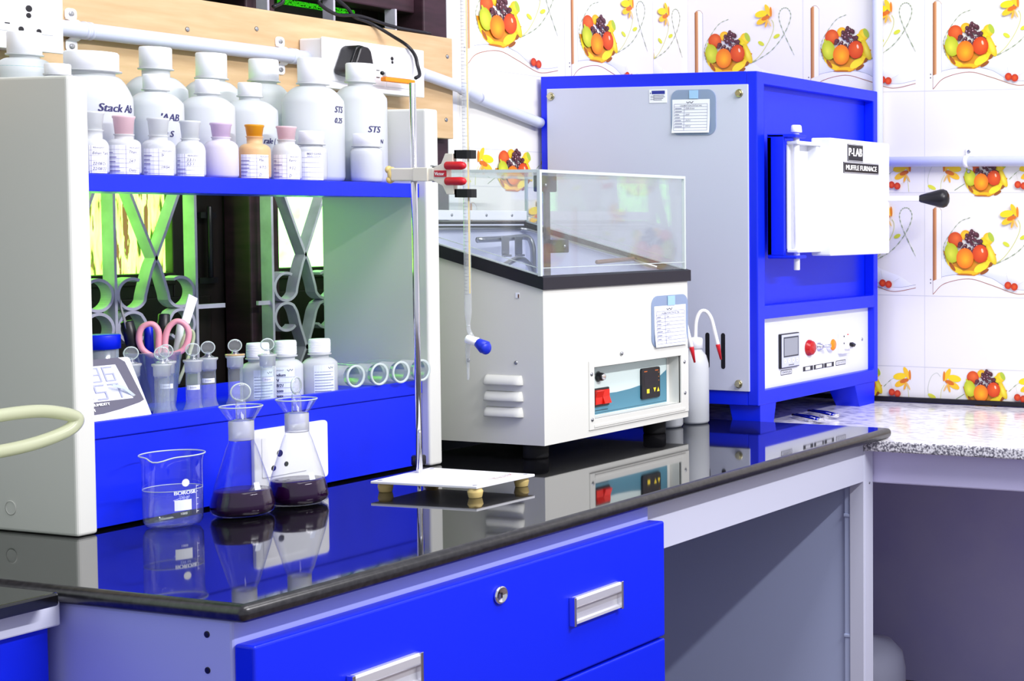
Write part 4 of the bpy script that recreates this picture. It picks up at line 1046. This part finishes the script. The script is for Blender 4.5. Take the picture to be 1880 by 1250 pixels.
a.text('BOROSIL', .0015, .0455, .0066, WI, sx=1.05, bold=.05); a.text('250 ml', .0065, .0410, .0046, (190, 200, 240)); a.rect(.0015, .0215, .0250, .0385, WI, 6); a.text('1000', .0085, .0195, .0042, WI)
for z, l in ((.021, .004), (.030, .003), (.038, .004), (.047, .003), (.054, .004)): a.rect(.0285, .0285 + l, z, z + .0006, WI, 2)
a.rect(.0285, .029, .019, .056, WI); a.ell(.0145, .0605, .0045, .005, (232, 232, 236)); part('glass_body', g, bk)
g = G(bright_edge); g.tube([(v.x, v.y, v.z) for v in [Vector((.2907 + (.0370 + k * .010) * math.cos(t), .44 + (.0370 + k * .010) * math.sin(t), .0948 - k * .0045)) for t in [2 * PI * i / 48 for i in range(48)] for k in [math.exp(-(math.atan2(math.sin(t - sa), math.cos(t - sa)) / .30) ** 2)]]], .0009, 8, 1, True); part('rim', g, bk)
g = G(water_m); g.lathe([(0, .0030), (.026, .0030), (.031, .005), (.0332, .010), (.0336, .02), (.0336, .0500), (.0330, .0497), (.02, .0490), (0, .0490)], (.2907, .44, 0), 48)
g.use(bright_edge); g.tube([(.2907 + .0336 * math.cos(2 * PI * i / 40), .44 + .0336 * math.sin(2 * PI * i / 40), .0502) for i in range(40)], .0005, 6, 1, True); part('water', g, bk)  # pale ring paints the glint along the water line

def iodine_flask(x, y, label, stop_rot, txt):
    f = thing('conical_flask', label, 'flask', (x, y, 0), 'stoppered flasks of purple liquid')
    g = G(glass_thin)
    g.lathe([(0, .0012), (.032, .0012), (.0372, .005), (.0392, .0125), (.0376, .022), (.0330, .042), (.0185, .092), (.0158, .0985), (.0150, .1035), (.0150, .1270), (.0155, .1290), (.0255, .1460), (.0262, .1475), (.0252, .1476)], (x, y, 0), 56)
    g.lathe([(.0252, .1476), (.0150, .1300)], (x, y, 0), 56)
    a0 = to_cam(x, y)
    sl = lambda u, v, q: (x + (.0392 - (v - .0125) * .33 + q) * math.cos(a0 + u / .035), y + (.0392 - (v - .0125) * .33 + q) * math.sin(a0 + u / .035), v)
    a = Art(g, sl); a.rect(.017, .0265, .0365, .0465, (226, 230, 246), 4); a.text('5400', .0135, .0305, .0058, WI, shear=.1)
    part('flask_body', g, f)
    g = G(frosted); g.lathe([(.0144, .1285), (.0153, .1275), (.0153, .1030), (.0148, .1020), (.0140, .1030)], (x, y, 0), 40); part('ground_neck', g, f)
    g = G(bright_edge); g.tube([(x + .0258 * math.cos(2 * PI * i / 32), y + .0258 * math.sin(2 * PI * i / 32), .1478) for i in range(32)], .0009, 8, 1, True); part('rim', g, f)
    g = G(wine); lv = .0345
    g.lathe([(0, .0028), (.031, .0028), (.0362, .006), (.0382, .0125), (.0366, .022), (.0350, .0290), (.0337, lv), (.033, lv + .0004), (0, lv)], (x, y, 0), 48); part('purple_liquid', g, f)
    g = G(solid_glass); g.lathe([(0, .1045), (.0115, .1045), (.0135, .1275), (.0125, .1290), (.0062, .1305), (.0060, .1540), (.0048, .1570), (0, .158)], (x, y, 0), 32)
    mt = Matrix.Rotation(a0 + stop_rot, 4, 'Z') @ Matrix.Rotation(PI / 2, 4, 'Y')
    g.lathe([(0, -.0028), (.0085, -.0034), (.0112, -.0020), (.0118, 0), (.0112, .0020), (.0085, .0034), (0, .0028)], (x, y, .1670), 36, mt)
    g.use(bright_edge); ring = [mt @ Vector((.0116 * math.cos(2 * PI * i / 28), .0116 * math.sin(2 * PI * i / 28), 0)) + Vector((x, y, .1670)) for i in range(28)]; g.tube(ring, .0011, 8, 1, True)
    part('stopper', g, f)
iodine_flask(.3797, .4213, 'stoppered glass conical flask of purple liquid, next to the beaker', .15, '')
iodine_flask(.4690, .4190, 'stoppered glass conical flask of purple liquid, in front of the white socket plate', 1.05, '')

# ------------------------------------------------------------------ bottles on the top shelf
SZ = .4576
GB = 'bottles on the top shelf'
def plastic_bottle(x, y, label, r, cr, ct, cbm, sh, sb, level=None, liq=None, writing=(), body=hdpe, ridged=False, z0=None):
    """ct cap top, cbm cap bottom, sh shoulder start, sb shoulder end, all above the shelf"""
    z0 = SZ if z0 is None else z0
    t = thing('plastic_bottle', label, 'bottle', (x, y, z0), GB if z0 == SZ else 'bottles in the lower tray')
    g = G(body); nr = cr * .86
    pr = [(0, .0006), (r * .86, .0006), (r * .96, .003), (r, .008), (r, sb - .006), (r * .985, sb)]
    for k in range(1, 7):
        q = k / 6; pr.append((nr + (r * .985 - nr) * (1 - q) ** 1.0 * (1 - .12 * math.sin(PI * q)) if False else r * .985 + (nr - r * .985) * q, sb + (sh - sb) * math.sin(q * PI / 2) ** .9))
    pr += [(nr, cbm - .001), (cr * 1.10, cbm - .001), (cr * 1.10, cbm + .0008), (nr, cbm + .001), (nr, cbm + .004)]
    g.lathe(pr, (x, y, z0), 44)
    a = Art(g, cylmap((x, y, z0), r, to_cam(x, y)))
    for s_, u, v, size, sx in writing: a.text(s_, u, v, size, (44, 40, 96), shear=.22, sx=sx, bold=.035)
    part('bottle_body', g, t)
    g = G(cap_white); p2 = [(cr * .92, cbm + .001), (cr, cbm + .0015)]
    if ridged:
        m_n = 7
        for k in range(m_n): z = cbm + .003 + (ct - cbm - .006) * k / m_n; h = (ct - cbm - .006) / m_n; p2 += [(cr, z), (cr * 1.03, z + h * .3), (cr * 1.03, z + h * .6), (cr, z + h)]
    p2 += [(cr, ct - .002), (cr * .95, ct), (0, ct + .0002)]
    g.lathe(p2, (x, y, z0), 40); part('cap', g, t)
    if level:
        g = G(liq or liq_blue); g.lathe([(0, .0025), (r * .85, .0025), (r * .955, .006), (r * .955, level), (r * .95, level + .0004), (0, level + .0002)], (x, y, z0), 36); part('liquid', g, t)
    return t
plastic_bottle(.2842, .675, 'large plastic bottle of teal liquid behind the left side panel of the shelf unit', .0365, .0195, .1894, .1591, .1547, .1403, .142, liq_teal)
plastic_bottle(.2502, .572, 'white capped plastic bottle tucked against the left side panel of the shelf unit', .0262, .0145, .1415, .1275, .1261, .1079)
plastic_bottle(.3175, .5985, 'wide mouthed white lidded jar handwritten Stack on the left of the top shelf', .0465, .0311, .1642, .1388, .1329, .1054, .090, liq_blue, (('Stack Ab', .006, .084, .0150, .95), ('Iooka', .0285, .069, .0115, .9), ('tion', .0285, .052, .009, .9)))
plastic_bottle(.4765, .675, 'tall square shouldered bottle of teal liquid at the back of the shelf beneath the conduit', .0400, .0205, .1895, .1581, .1471, .1298, .129, liq_teal)
plastic_bottle(.4126, .600, 'white plastic bottle with the handwritten letters AAB beside the Stack jar', .0338, .0154, .1428, .1216, .1186, .1034, .078, liq_blue, (("'AAB", .0045, .078, .0140, .9), ('k S', .0085, .056, .0120, .9)))
plastic_bottle(.5688, .675, 'tall bottle at the back of the shelf between the AAB bottle and the rale bottle', .0355, .0206, .1903, .1527, .1486, .1364, .110, liq_blue)
plastic_bottle(.4908, .595, 'plain white plastic bottle standing behind the small bottle of lavender liquid', .0345, .0155, .1426, .1223, .1184, .1050, .070, liq_blue)
plastic_bottle(.6578, .670, 'tall white capped bottle at the back, left of the big 0.25 bottle', .0340, .0207, .1899, .1561, .1519, .1375, .105, liq_teal)
plastic_bottle(.5648, .597, 'white plastic bottle of teal liquid handwritten rale, behind the orange bottle', .0365, .0158, .1442, .1240, .1184, .1046, .0880, liq_teal, (('rale (', .0175, .054, .0120, .85),))
plastic_bottle(.6594, .575, 'biggest white plastic bottle handwritten STS 0.25, left of another STS bottle', .0430, .0210, .1893, .1500, .1458, .1249, .032, liq_teal, (('STS', .0315, .106, .0140, .85), ('0.25', .0310, .090, .0115, .85)))
plastic_bottle(.7545, .5765, 'tall white plastic bottle handwritten STS 025N nearest the steel stand rod', .0385, .0210, .1903, .1608, .1539, .1365, .040, liq_blue, (('STS', .010, .080, .0145, .9), ('025N', .0165, .063, .0095, .9)))

def paper_label(a, u0, u1, v0, v1, rows, col=.6, title='REAGENT', items=(), n=8, seed=1):
    a.rect(u0, u1, v0, v1, (246, 247, 255), n)
    W, Hh = u1 - u0, v1 - v0; ln = (150, 146, 190)
    for k in range(1, rows + 1): a.rect(u0, u1, v1 - Hh * k / (rows + .35), v1 - Hh * k / (rows + .35) + .0004, ln, n)
    if col: a.rect(u0 + W * col, u0 + W * col + .0004, v0, v1, ln)
    a.text(title, u0 + W * (col + .12 if col else .1), v1 - Hh * .11, .0030, (110, 110, 140))
    rnd = random.Random(seed)
    if col > .2:
        for k in range(1, rows): z = v1 - Hh * (k + .75) / (rows + .35); a.rect(u0 + W * .02, u0 + W * (.1 + .3 * rnd.random()), z, z + .0009, (120, 110, 180), 3)
    for k, s_ in items: a.text(s_, u0 + W * (col + .08), v1 - Hh * (k + .75) / (rows + .35), .0052, (92, 88, 130), shear=.2, sx=.85)
def reagent_bottle(x, y, label, r, h, st_r, st_m, body, lab=None, z0=SZ, liquid=None, nk=None):
    """h = (stopper top, stopper bottom, shoulder start, shoulder end)"""
    t = thing('reagent_bottle', label, 'bottle', (x, y, z0), 'stoppered reagent bottles at the shelf front')
    nr = nk or st_r * .80; ct, cb_, sh, sb = h
    g = G(body); pr = [(0, .0006), (r * .9, .0006), (r, .004), (r, sb - .003), (r * .97, sb)]
    for k in range(1, 6): q = k / 5; pr.append((r * .97 + (nr - r * .97) * q ** 1.3, sb + (sh - sb) * math.sin(q * PI / 2)))
    pr += [(nr, cb_ - .001), (nr * 1.12, cb_), (nr * 1.12, cb_ + .001), (nr * .9, cb_ + .001)]
    g.lathe(pr, (x, y, z0), 36)
    if lab:
        a = Art(g, cylmap((x, y, z0), r, to_cam(x, y))); u0, u1, v0, v1, rows, col, items = lab
        paper_label(a, u0, u1, v0, v1, rows, col, items=items, seed=int(x * 1e4))
    part('bottle_body', g, t)
    g = G(st_m); g.lathe([(0, cb_ - .012), (nr * .8, cb_ - .012), (nr * .86, cb_ + .001), (st_r * .78, cb_ + .0015), (st_r * .92, ct - .004), (st_r, ct - .0025), (st_r, ct - .0005), (st_r * .95, ct), (0, ct - .0006)], (x, y, z0), 32); part('stopper', g, t)
    return t
yb = .5235
reagent_bottle(.2575, yb, 'small glass stoppered bottle with paper label, half behind the left side panel', .0175, (.0802, .0557, .0452, .0382), .0135, hdpe, hdpe, (-.004, .017, .001, .0365, 5, .08, ((1, 'Ethan Tart'), (3, '22/08/21'), (4, '22/08/22'))))
reagent_bottle(.3011, yb, 'small bottle with blush coloured stopper and dated label, in front of the Stack jar', .0188, (.0773, .0523, .0470, .0420), .0132, pink_st, hdpe, (-.020, .0185, .001, .0385, 6, .56, ((1, 'Thani'), (3, '24/7'), (5, 'Daily'))))
reagent_bottle(.3510, yb, 'small bottle with plain frosted stopper marked SI, below the AAB writing', .0196, (.0776, .0535, .0483, .0420), .0134, hdpe, hdpe, (-.020, .0195, .001, .0360, 6, .5, ((1, 'SI'), (4, '19/04'))))
reagent_bottle(.3992, yb, 'small bottle with frosted stopper and faint label left of the lavender bottle', .0182, (.0769, .0515, .0485, .0395), .0130, hdpe, hdpe_blue, (-.018, .018, .001, .0310, 5, .3, ((1, '3.5.11'), (2, '5.5.1'))))
reagent_bottle(.4482, yb, 'small bottle of lavender liquid with lilac stopper and no label on its body', .0212, (.0768, .0560, .0524, .0448), .0138, purple_st, lav_b)
reagent_bottle(.5038, yb, 'small amber bottle with bright orange stopper and ruled paper label', .0205, (.0778, .0599, .0505, .0442), .0126, orange_st, amber_b, (-.0205, .0195, .001, .0345, 6, .56, ((1, 'Mac'), (3, '9/7/21'), (5, 'D'))))
reagent_bottle(.5593, yb, 'small bottle with pink stopper and label reading Ferro, right of the orange bottle', .0194, (.0787, .0579, .0531, .0435), .0138, pink_st, hdpe, (-.020, .0195, .001, .0365, 6, .5, ((1, 'Ferro'), (3, '9.5.2'), (5, 'D'))))
h_ = plastic_bottle(.6070, .5260, 'small screw capped bottle with ruled label beside the pink stoppered bottle', .0212, .0172, .0743, .0547, .0514, .0465)
for o_ in h_.children:
    if o_.name.startswith('bottle_body'):
        g = G(paper); a = Art(g, cylmap((.6070, .5260, SZ), .0212, to_cam(.6070, .5260)))
        a.rect(-.0205, .0165, .001, .0430, (246, 247, 255), 10); a.text('BEST CLASS', -.006, .0385, .0038, (70, 70, 130), bold=.03); a.text('ANALYTICAL', -.006, .0350, .0032, (120, 120, 180))
        for k in range(5): a.rect(-.0205, .0165, .005 + k * .0072, .0054 + k * .0072, (150, 146, 190), 10)
        part('paper_label', g, h_)
        break
plastic_bottle(.7120, .5245, 'small unlabelled screw capped bottle beneath the STS 025N writing', .0232, .0196, .0758, .0562, .0545, .0476, .034, liq_blue)

# ------------------------------------------------------------------ things in the lower tray
TZ = .1284
def tray_bottle(x, y, label, r, liq, body, level, items, lab_u=(-.006, .022), pale=False):
    t = plastic_bottle(x, y, label, r, .0148, .0895, .0665, .0610, .0530, level, liq, (), body, True, TZ)
    g = G(paper); a = Art(g, cylmap((x, y, TZ), r, to_cam(x, y))); u0, u1 = lab_u
    a.rect(u0, u1, .009, .051, (232, 240, 250), 8)
    a.line([(u1 - .010, .0475), (u1 - .008, .045), (u1 - .006, .048), (u1 - .004, .0455), (u1 - .0025, .048)], .0011, (60, 60, 90), False)
    if items:
        a.text('REAGENT', u0 + .004, .0455, .0030, (90, 90, 120))
        for k, s_ in enumerate(items): a.text(s_, u0 + .002, .0375 - k * .0078, .0066, (44, 40, 96), shear=.2, sx=.85, bold=.03); a.rect(u0, u1, .0360 - k * .0078, .0364 - k * .0078, (120, 120, 160), 6)
    else:
        for k in range(8): a.rect(u0 + .001, u1 - .002 - .004 * (k % 3 == 1), .040 - k * .0042, .0412 - k * .0042, (130, 140, 170) if k % 2 else (170, 178, 200), 6)
    part('paper_label', g, t); return t
tray_bottle(.5360, .560, 'squat white bottle over yellow liquid in the tray, left of two matching bottles', .0235, liq_yellow, hdpe, .0085, ())
tray_bottle(.5850, .560, 'middle squat white bottle in the tray, its label handwritten Sodium', .0235, None, hdpe_blue, None, ('Sodium', '1 N', '2/8/21', 'Room', 'Roots'), (-.019, .012))
tray_bottle(.6290, .540, 'squat white bottle in the tray nearest the glass tubes', .0245, liq_blue, hdpe, .03, (), (-.008, .022))

# stoppered measuring bottles
def stoppered(x, y, label, tint=None, lab=None, z1=.0):
    t = thing('stoppered_bottle', label, 'bottle', (x, y, TZ), 'slim stoppered glass bottles in the tray')
    g = G(tube_wall_m); H_ = .068 + z1
    g.lathe([(0, .001), (.0115, .001), (.0130, .0030), (.0125, .006), (.0098, .0130), (.0092, .018), (.0092, .050 + z1), (.0090, H_ - .012), (.0098, H_ - .010), (.0100, H_ + .004), (.0118, H_ + .0050), (.0118, H_ + .0070), (.0095, H_ + .0072)], (x, y, TZ), 32)
    if lab:
        a = Art(g, cylmap((x, y, TZ), .0093, to_cam(x, y))); a.rect(-.0085, .0085, lab, lab + .0065, (236, 240, 250), 6); a.text('mvm', -.004, lab + .002, .004, (100, 100, 150))
    part('glass_body', g, t)
    g = G(frosted); g.lathe([(.0085, H_ - .010), (.0102, H_ - .009), (.0104, H_ + .003), (.0122, H_ + .0048), (.0122, H_ + .0072), (.0085, H_ + .0074)], (x, y, TZ), 32); part('ground_neck', g, t)
    g = G(solid_glass); g.lathe([(0, H_ - .012), (.006, H_ - .012), (.0078, H_ + .004), (.0078, H_ + .0085), (.0040, H_ + .0105), (.0036, H_ + .0150), (0, H_ + .016)], (x, y, TZ), 24)
    mt = Matrix.Rotation(to_cam(x, y) + .25, 4, 'Z') @ Matrix.Rotation(PI / 2, 4, 'Y')
    g.lathe([(0, -.0016), (.0070, -.0018), (.0084, -.0010), (.0088, 0), (.0084, .0010), (.0070, .0018), (0, .0016)], (x, y, TZ + H_ + .0215), 28, mt)
    g.use(bright_edge); g.tube([mt @ Vector((.0086 * math.cos(2 * PI * i / 24), .0086 * math.sin(2 * PI * i / 24), 0)) + Vector((x, y, TZ + H_ + .0215)) for i in range(24)], .0008, 8, 1, True); part('stopper', g, t)
    if tint:
        g = G(tint); g.lathe([(.0100, H_ + .0074), (.0125, H_ + .0074), (.0125, H_ + .0092), (.0100, H_ + .0094)], (x, y, TZ), 28); part('stain_ring', g, t, 'yellow stained collar')
stoppered(.3420, .570, 'slim stoppered bottle between the blue capped jar and the humidity meter')
stoppered(.3560, .532, 'slim stoppered bottle nearest the slanted humidity meter, at the tray lip')
stoppered(.3860, .560, 'slim stoppered bottle with a pink smudged label, just before the scissors cup', None, .038)
stoppered(.4150, .545, 'slim stoppered bottle with a bare white sticker right of the scissors', None, .034)
stoppered(.4480, .555, 'slim stoppered bottle standing alone before the dark window mullion', None, .040)
stoppered(.4880, .550, 'slim stoppered bottle with a yellow stained collar', amber_b)
stoppered(.5190, .5235, 'slim stoppered bottle standing in front of the Sodium bottle', None, .036)

j = thing('jar', 'straight clear jar with a flat blue lid behind the humidity meter', 'jar', (.3730, .662, TZ))
g = G(jar_teal); g.lathe([(0, .001), (.0190, .001), (.0200, .003), (.0200, .090), (.0190, .091)], (.3730, .662, TZ), 36)
a = Art(g, cylmap((.3730, .662, TZ), .0200, to_cam(.373, .662))); a.rect(-.017, .001, .062, .071, (226, 236, 240), 5); part('jar_body', g, j)
g = G(blue); g.lathe([(.0205, .090), (.0228, .0905), (.0228, .1085), (.0222, .1100), (0, .1100)], (.3730, .662, TZ), 36); part('lid', g, j)

cu = thing('plastic_cup', 'translucent greenish graduated cup holding scissors and pens', 'cup', (.4180, .622, TZ))
g = G(acet_grey); g.lathe([(0, .001), (.0250, .001), (.0262, .004), (.0350, .0830), (.0362, .0835), (.0350, .0845), (.0252, .006)], (.4180, .622, TZ), 44)
a = Art(g, cylmap((.4180, .622, TZ), .0320, to_cam(.418, .622)))
for k in range(9): a.rect(.012, .018 - .002 * (k % 2), .02 + k * .006, .0206 + k * .006, (90, 100, 150), 2)
part('cup_body', g, cu)
sx_, sy_ = .4230, .6120
sci = thing('scissors', 'scissors with pink loop handles standing in the plastic cup', 'scissors', (sx_, sy_, TZ + .02))
rt = Vector((.73, -.68, 0))   # handle plane turned towards the room
def rp(u, v): return (sx_ + rt.x * u, sy_ + rt.y * u, TZ + v)
g = G(pink); g.tube([rp(-.010, .078), rp(-.0225, .088), rp(-.0265, .104), rp(-.0225, .119), rp(-.011, .1235), rp(-.0035, .114), rp(-.003, .098), rp(-.004, .084)], .0040, 14, 7, True); part('handle', g, sci)
g = G(pink); g.tube([rp(.006, .082), rp(.0045, .098), rp(.009, .117), rp(.019, .1265), rp(.0295, .121), rp(.0335, .107), rp(.028, .088), rp(.016, .080)], .0040, 14, 7, True); g.tube([rp(.012, .081), rp(.012, .07), rp(.006, .06)], .006, 12, 5); part('handle', g, sci)
g = G(steel); g.tube([rp(-.008, .080), rp(.001, .055), rp(.004, .022)], [.0045, .004, .003, .002], 8, 5); part('blade', g, sci)
g = G(steel); g.tube([rp(.010, .075), rp(.002, .055), rp(-.003, .022)], [.0045, .004, .003, .002], 8, 5); part('blade', g, sci)
def marker(x, y, lean, r, h, m, label, cap=None):
    t = thing('marker_pen', label, 'pen', (x, y, TZ + .008), 'pens in the cup')
    top = Vector((x + lean[0], y + lean[1], TZ + h)); bot = Vector((x, y, TZ + .010)); mid = bot.lerp(top, .62)
    g = G(m); g.rod(bot, mid, r * .92); part('barrel', g, t)
    g = G(cap or m); g.rod(mid, top, r, r * .96); part('cap', g, t)
marker(.4160, .6330, (-.018, .012), .0085, .128, black_p, 'thick black marker leaning behind the left pink scissor loop')
marker(.4220, .6310, (.002, .006), .0058, .122, blue_dk, 'blue pen between the two pink scissor loops', blue)
marker(.4300, .6260, (.012, .002), .0078, .136, black_p, 'upright black marker behind the right pink scissor loop')
g = G(steel); g.prism([(.4000, .2100), (.4035, .2100), (.3950, .250), (.3870, .278), (.3855, .289), (.3850, .276), (.3925, .245)], 'y', .640, .6412)
single('steel_spatula', g, 'thin dark steel spatula blade rising from the plastic cup', 'spatula')
pb = thing('small_brush', 'pale lilac tube with folded paper flag standing in the plastic cup', 'brush', (.437, .615, TZ + .01))
g = G(hdpe_blue); g.rod((.4370, .6150, TZ + .012), (.4560, .6120, TZ + .128), .0050); part('handle', g, pb)
g = G(paper); g.prism([(.455, .252), (.468, .249), (.482, .285), (.468, .292)], 'y', .611, .6125); part('paper_flag', g, pb)
fc = thing('plastic_forceps', 'pale green plastic forceps loops standing at the right edge of the cup', 'forceps', (.447, .612, TZ + .01))
g = G(tube_green); g.tube([(.443, .606, .165), (.462, .606, .205), (.470, .606, .232), (.463, .606, .240), (.452, .606, .225), (.446, .606, .20)], .0022, 8, 6); part('loop', g, fc)
g = G(tube_green); g.tube([(.419, .640, .19), (.421, .640, .228), (.428, .640, .243), (.436, .640, .238), (.434, .640, .215), (.428, .640, .19)], .0020, 8, 6); part('loop', g, fc)

# glass tubes lying across the tray lip
for k, (x, yy, lab) in enumerate(((.6620, .503, 'glass tube lying across the tray lip, nearest the white bottles'), (.7000, .494, 'second glass tube from the white bottles, lying across the tray lip'),
                                  (.7370, .487, 'third glass tube from the white bottles, just left of the stand rod'), (.7735, .480, 'glass tube lying across the tray lip against the right side panel'))):
    t = thing('glass_tube', lab, 'tube', (x, .56, .141), 'wide glass tubes lying in the tray')
    r = .0166; zc_ = .1412 + r * 1.06; R_ = Matrix.Rotation(-PI / 2, 4, 'X')
    g = G(tube_wall_m); g.lathe([(r * 1.03, 0), (r * 1.06, .0015), (r * 1.03, .004), (r * .93, .009), (r * .93, .085), (r * .80, .105), (r * .5, .117), (0, .121)], (x, yy, zc_), 36, R_); part('tube_wall', g, t)
    g = G(frosted); g.lathe([(r * .945, .009), (r * .945, .038)], (x, yy, zc_), 36, R_); part('ground_joint', g, t)
    g = G(bright_edge); g.lathe([(r * .86, .0005), (r * 1.04, -.0008), (r * 1.07, .001), (r * 1.04, .003), (r * .86, .0025)], (x, yy, zc_), 36, R_); part('rim', g, t)
# dark glass bulb seen behind
# humidity meter leaning on the tray lip
hm = thing('humidity_meter', 'white digital clock and humidity meter leaning back in the tray by the left panel', 'meter', (.275, .53, TZ))
fx = lambda u, v, q: (.2245 + u, .5130 + v * .40 - q * .9, .1365 + v * .800 + q * .42)     # u along the shelf, v up the slanted face
def slab2(g, pts, q0, q1):
    A = [g.bm.verts.new(fx(u, v, q0)) for u, v in pts]; B = [g.bm.verts.new(fx(u, v, q1)) for u, v in pts]; n = len(pts)
    fs = [g.bm.faces.new(A), g.bm.faces.new(B)] + [g.bm.faces.new((A[i], A[(i + 1) % n], B[(i + 1) % n], B[i])) for i in range(n)]
    for f in fs: f.material_index = g.mi
    bmesh.ops.recalc_face_normals(g.bm, faces=fs)
g = G(plastic_w); slab2(g, rrect(0, .1000, 0, .0985, .004), -.016, 0)
part('case', g, hm)
g = G(plastic_w); a = Art(g, fx)
DG = (92, 90, 108)
a.up().poly([(.0, .0985), (.084, .0985), (.0915, .091), (.0975, .028), (.09, .0245), (.06, .0175), (.035, .0135), (.0, .0125)], DG)
a.up().poly([(.0, .0325), (.0835, .0325), (.0765, .088), (.0, .088)], (222, 224, 244))
def seg7(d, u, v, w_, h_, c):
    S = {'a': (0, h_ - w_ * .18, w_, h_), 'g': (0, h_ / 2 - w_ * .09, w_, h_ / 2 + w_ * .09), 'd': (0, 0, w_, w_ * .18), 'f': (0, h_ / 2, w_ * .2, h_), 'b': (w_ * .8, h_ / 2, w_, h_), 'e': (0, 0, w_ * .2, h_ / 2), 'c': (w_ * .8, 0, w_, h_ / 2)}
    on = {'8': 'abcdefg', '6': 'acdefg', '5': 'acdfg', '7': 'abc', '2': 'abdeg', '3': 'abcdg'}[d]
    for k in on: x0, y0, x1, y1 = S[k]; a.rect(u + x0 + .0005, u + x1 - .0005, v + y0 + .0005, v + y1 - .0005, c)
LC = (168, 172, 204)
for d, u in (('2', -.004), ('8', .0155), ('8', .0350), ('6', .0545)): seg7(d, u, .062, .0155, .024, LC)
for d, u in (('5', .034), ('7', .054)): seg7(d, u, .0345, .016, .0245, LC)
a.line(arc(.022, .045, .006, 0, 360), .0012, LC); a.rect(.015, .029, .036, .0385, LC)
a.text('TEMPERATURE', -.001 - .0165, .0915, .0050, (246, 246, 252), sx=.95, bold=.04)
a.text('CLOCK / HUMIDITY', .0, .0255, .0058, (246, 246, 252), sx=.92, bold=.05); a.text('HTC-1', .008, .0175, .0062, (246, 246, 252), bold=.06)
part('printed_face', g, hm)
g = G(bright_edge); g.prism([(.28, .184), (.296, .180), (.312, .166), (.309, .1645), (.294, .176), (.279, .181)], 'y', .5265, .5280); part('protective_film', g, hm)

# silicone tube loop at the left
g = G(tube_green); g.tube([(-.06, .41, .168), (.03, .41, .1745), (.085, .41, .1755), (.118, .41, .170), (.1385, .41, .161), (.130, .41, .149), (.1000, .41, .1400), (.055, .41, .1345), (-.02, .41, .133)], .0078, 16, 8)
single('silicone_tube', g, 'pale yellow green rubber tube looping beside the left panel of the shelf unit', 'tube')

# wash bottles behind the water bath
def wash_bottle(x, y, rot, label):
    t = thing('wash_bottle', label, 'wash bottle', (x, y, 0), 'wash bottles beside the water bath')
    g = G(hdpe); r = .0255
    g.lathe([(0, .0008), (r * .9, .0008), (r, .005), (r, .105), (r * .97, .118), (r * .8, .134), (r * .5, .144), (.0115, .146), (.0115, .150)], (x, y, 0), 40); part('bottle_body', g, t)
    g = G(cap_white); g.lathe([(.0120, .148), (.0138, .1485), (.0138, .165), (.0125, .1685), (.005, .170), (0, .170)], (x, y, 0), 32); part('cap', g, t)
    c, s_ = math.cos(rot), math.sin(rot); q = lambda u, z: (x + c * u, y + s_ * u, z)
    g = G(plastic_w); g.tube([q(0, .166), q(.0015, .200), q(.009, .219), q(.020, .221), q(.030, .207), q(.037, .180), q(.043, .154)], .0036, 14, 7); part('spout', g, t)
    g = G(red_p); g.lathe([(0, 0), (.0042, 0), (.0044, .002), (.0018, .031), (0, .031)], q(.0425, .155), 20, (Vector(q(.049, .122)) - Vector(q(.0425, .155))).to_track_quat('Z', 'Y').to_matrix().to_4x4()); part('nozzle_tip', g, t)
    g = G(liq_blue); g.lathe([(0, .003), (r * .85, .003), (r * .95, .006), (r * .95, .028), (0, .0282)], (x, y, 0), 36); part('liquid', g, t)
wash_bottle(1.4010, .3920, -.95, 'white wash bottle with red tipped curved spout between water bath and furnace')
wash_bottle(1.3360, .4080, -1.15, 'second wash bottle mostly hidden behind the water bath right corner')
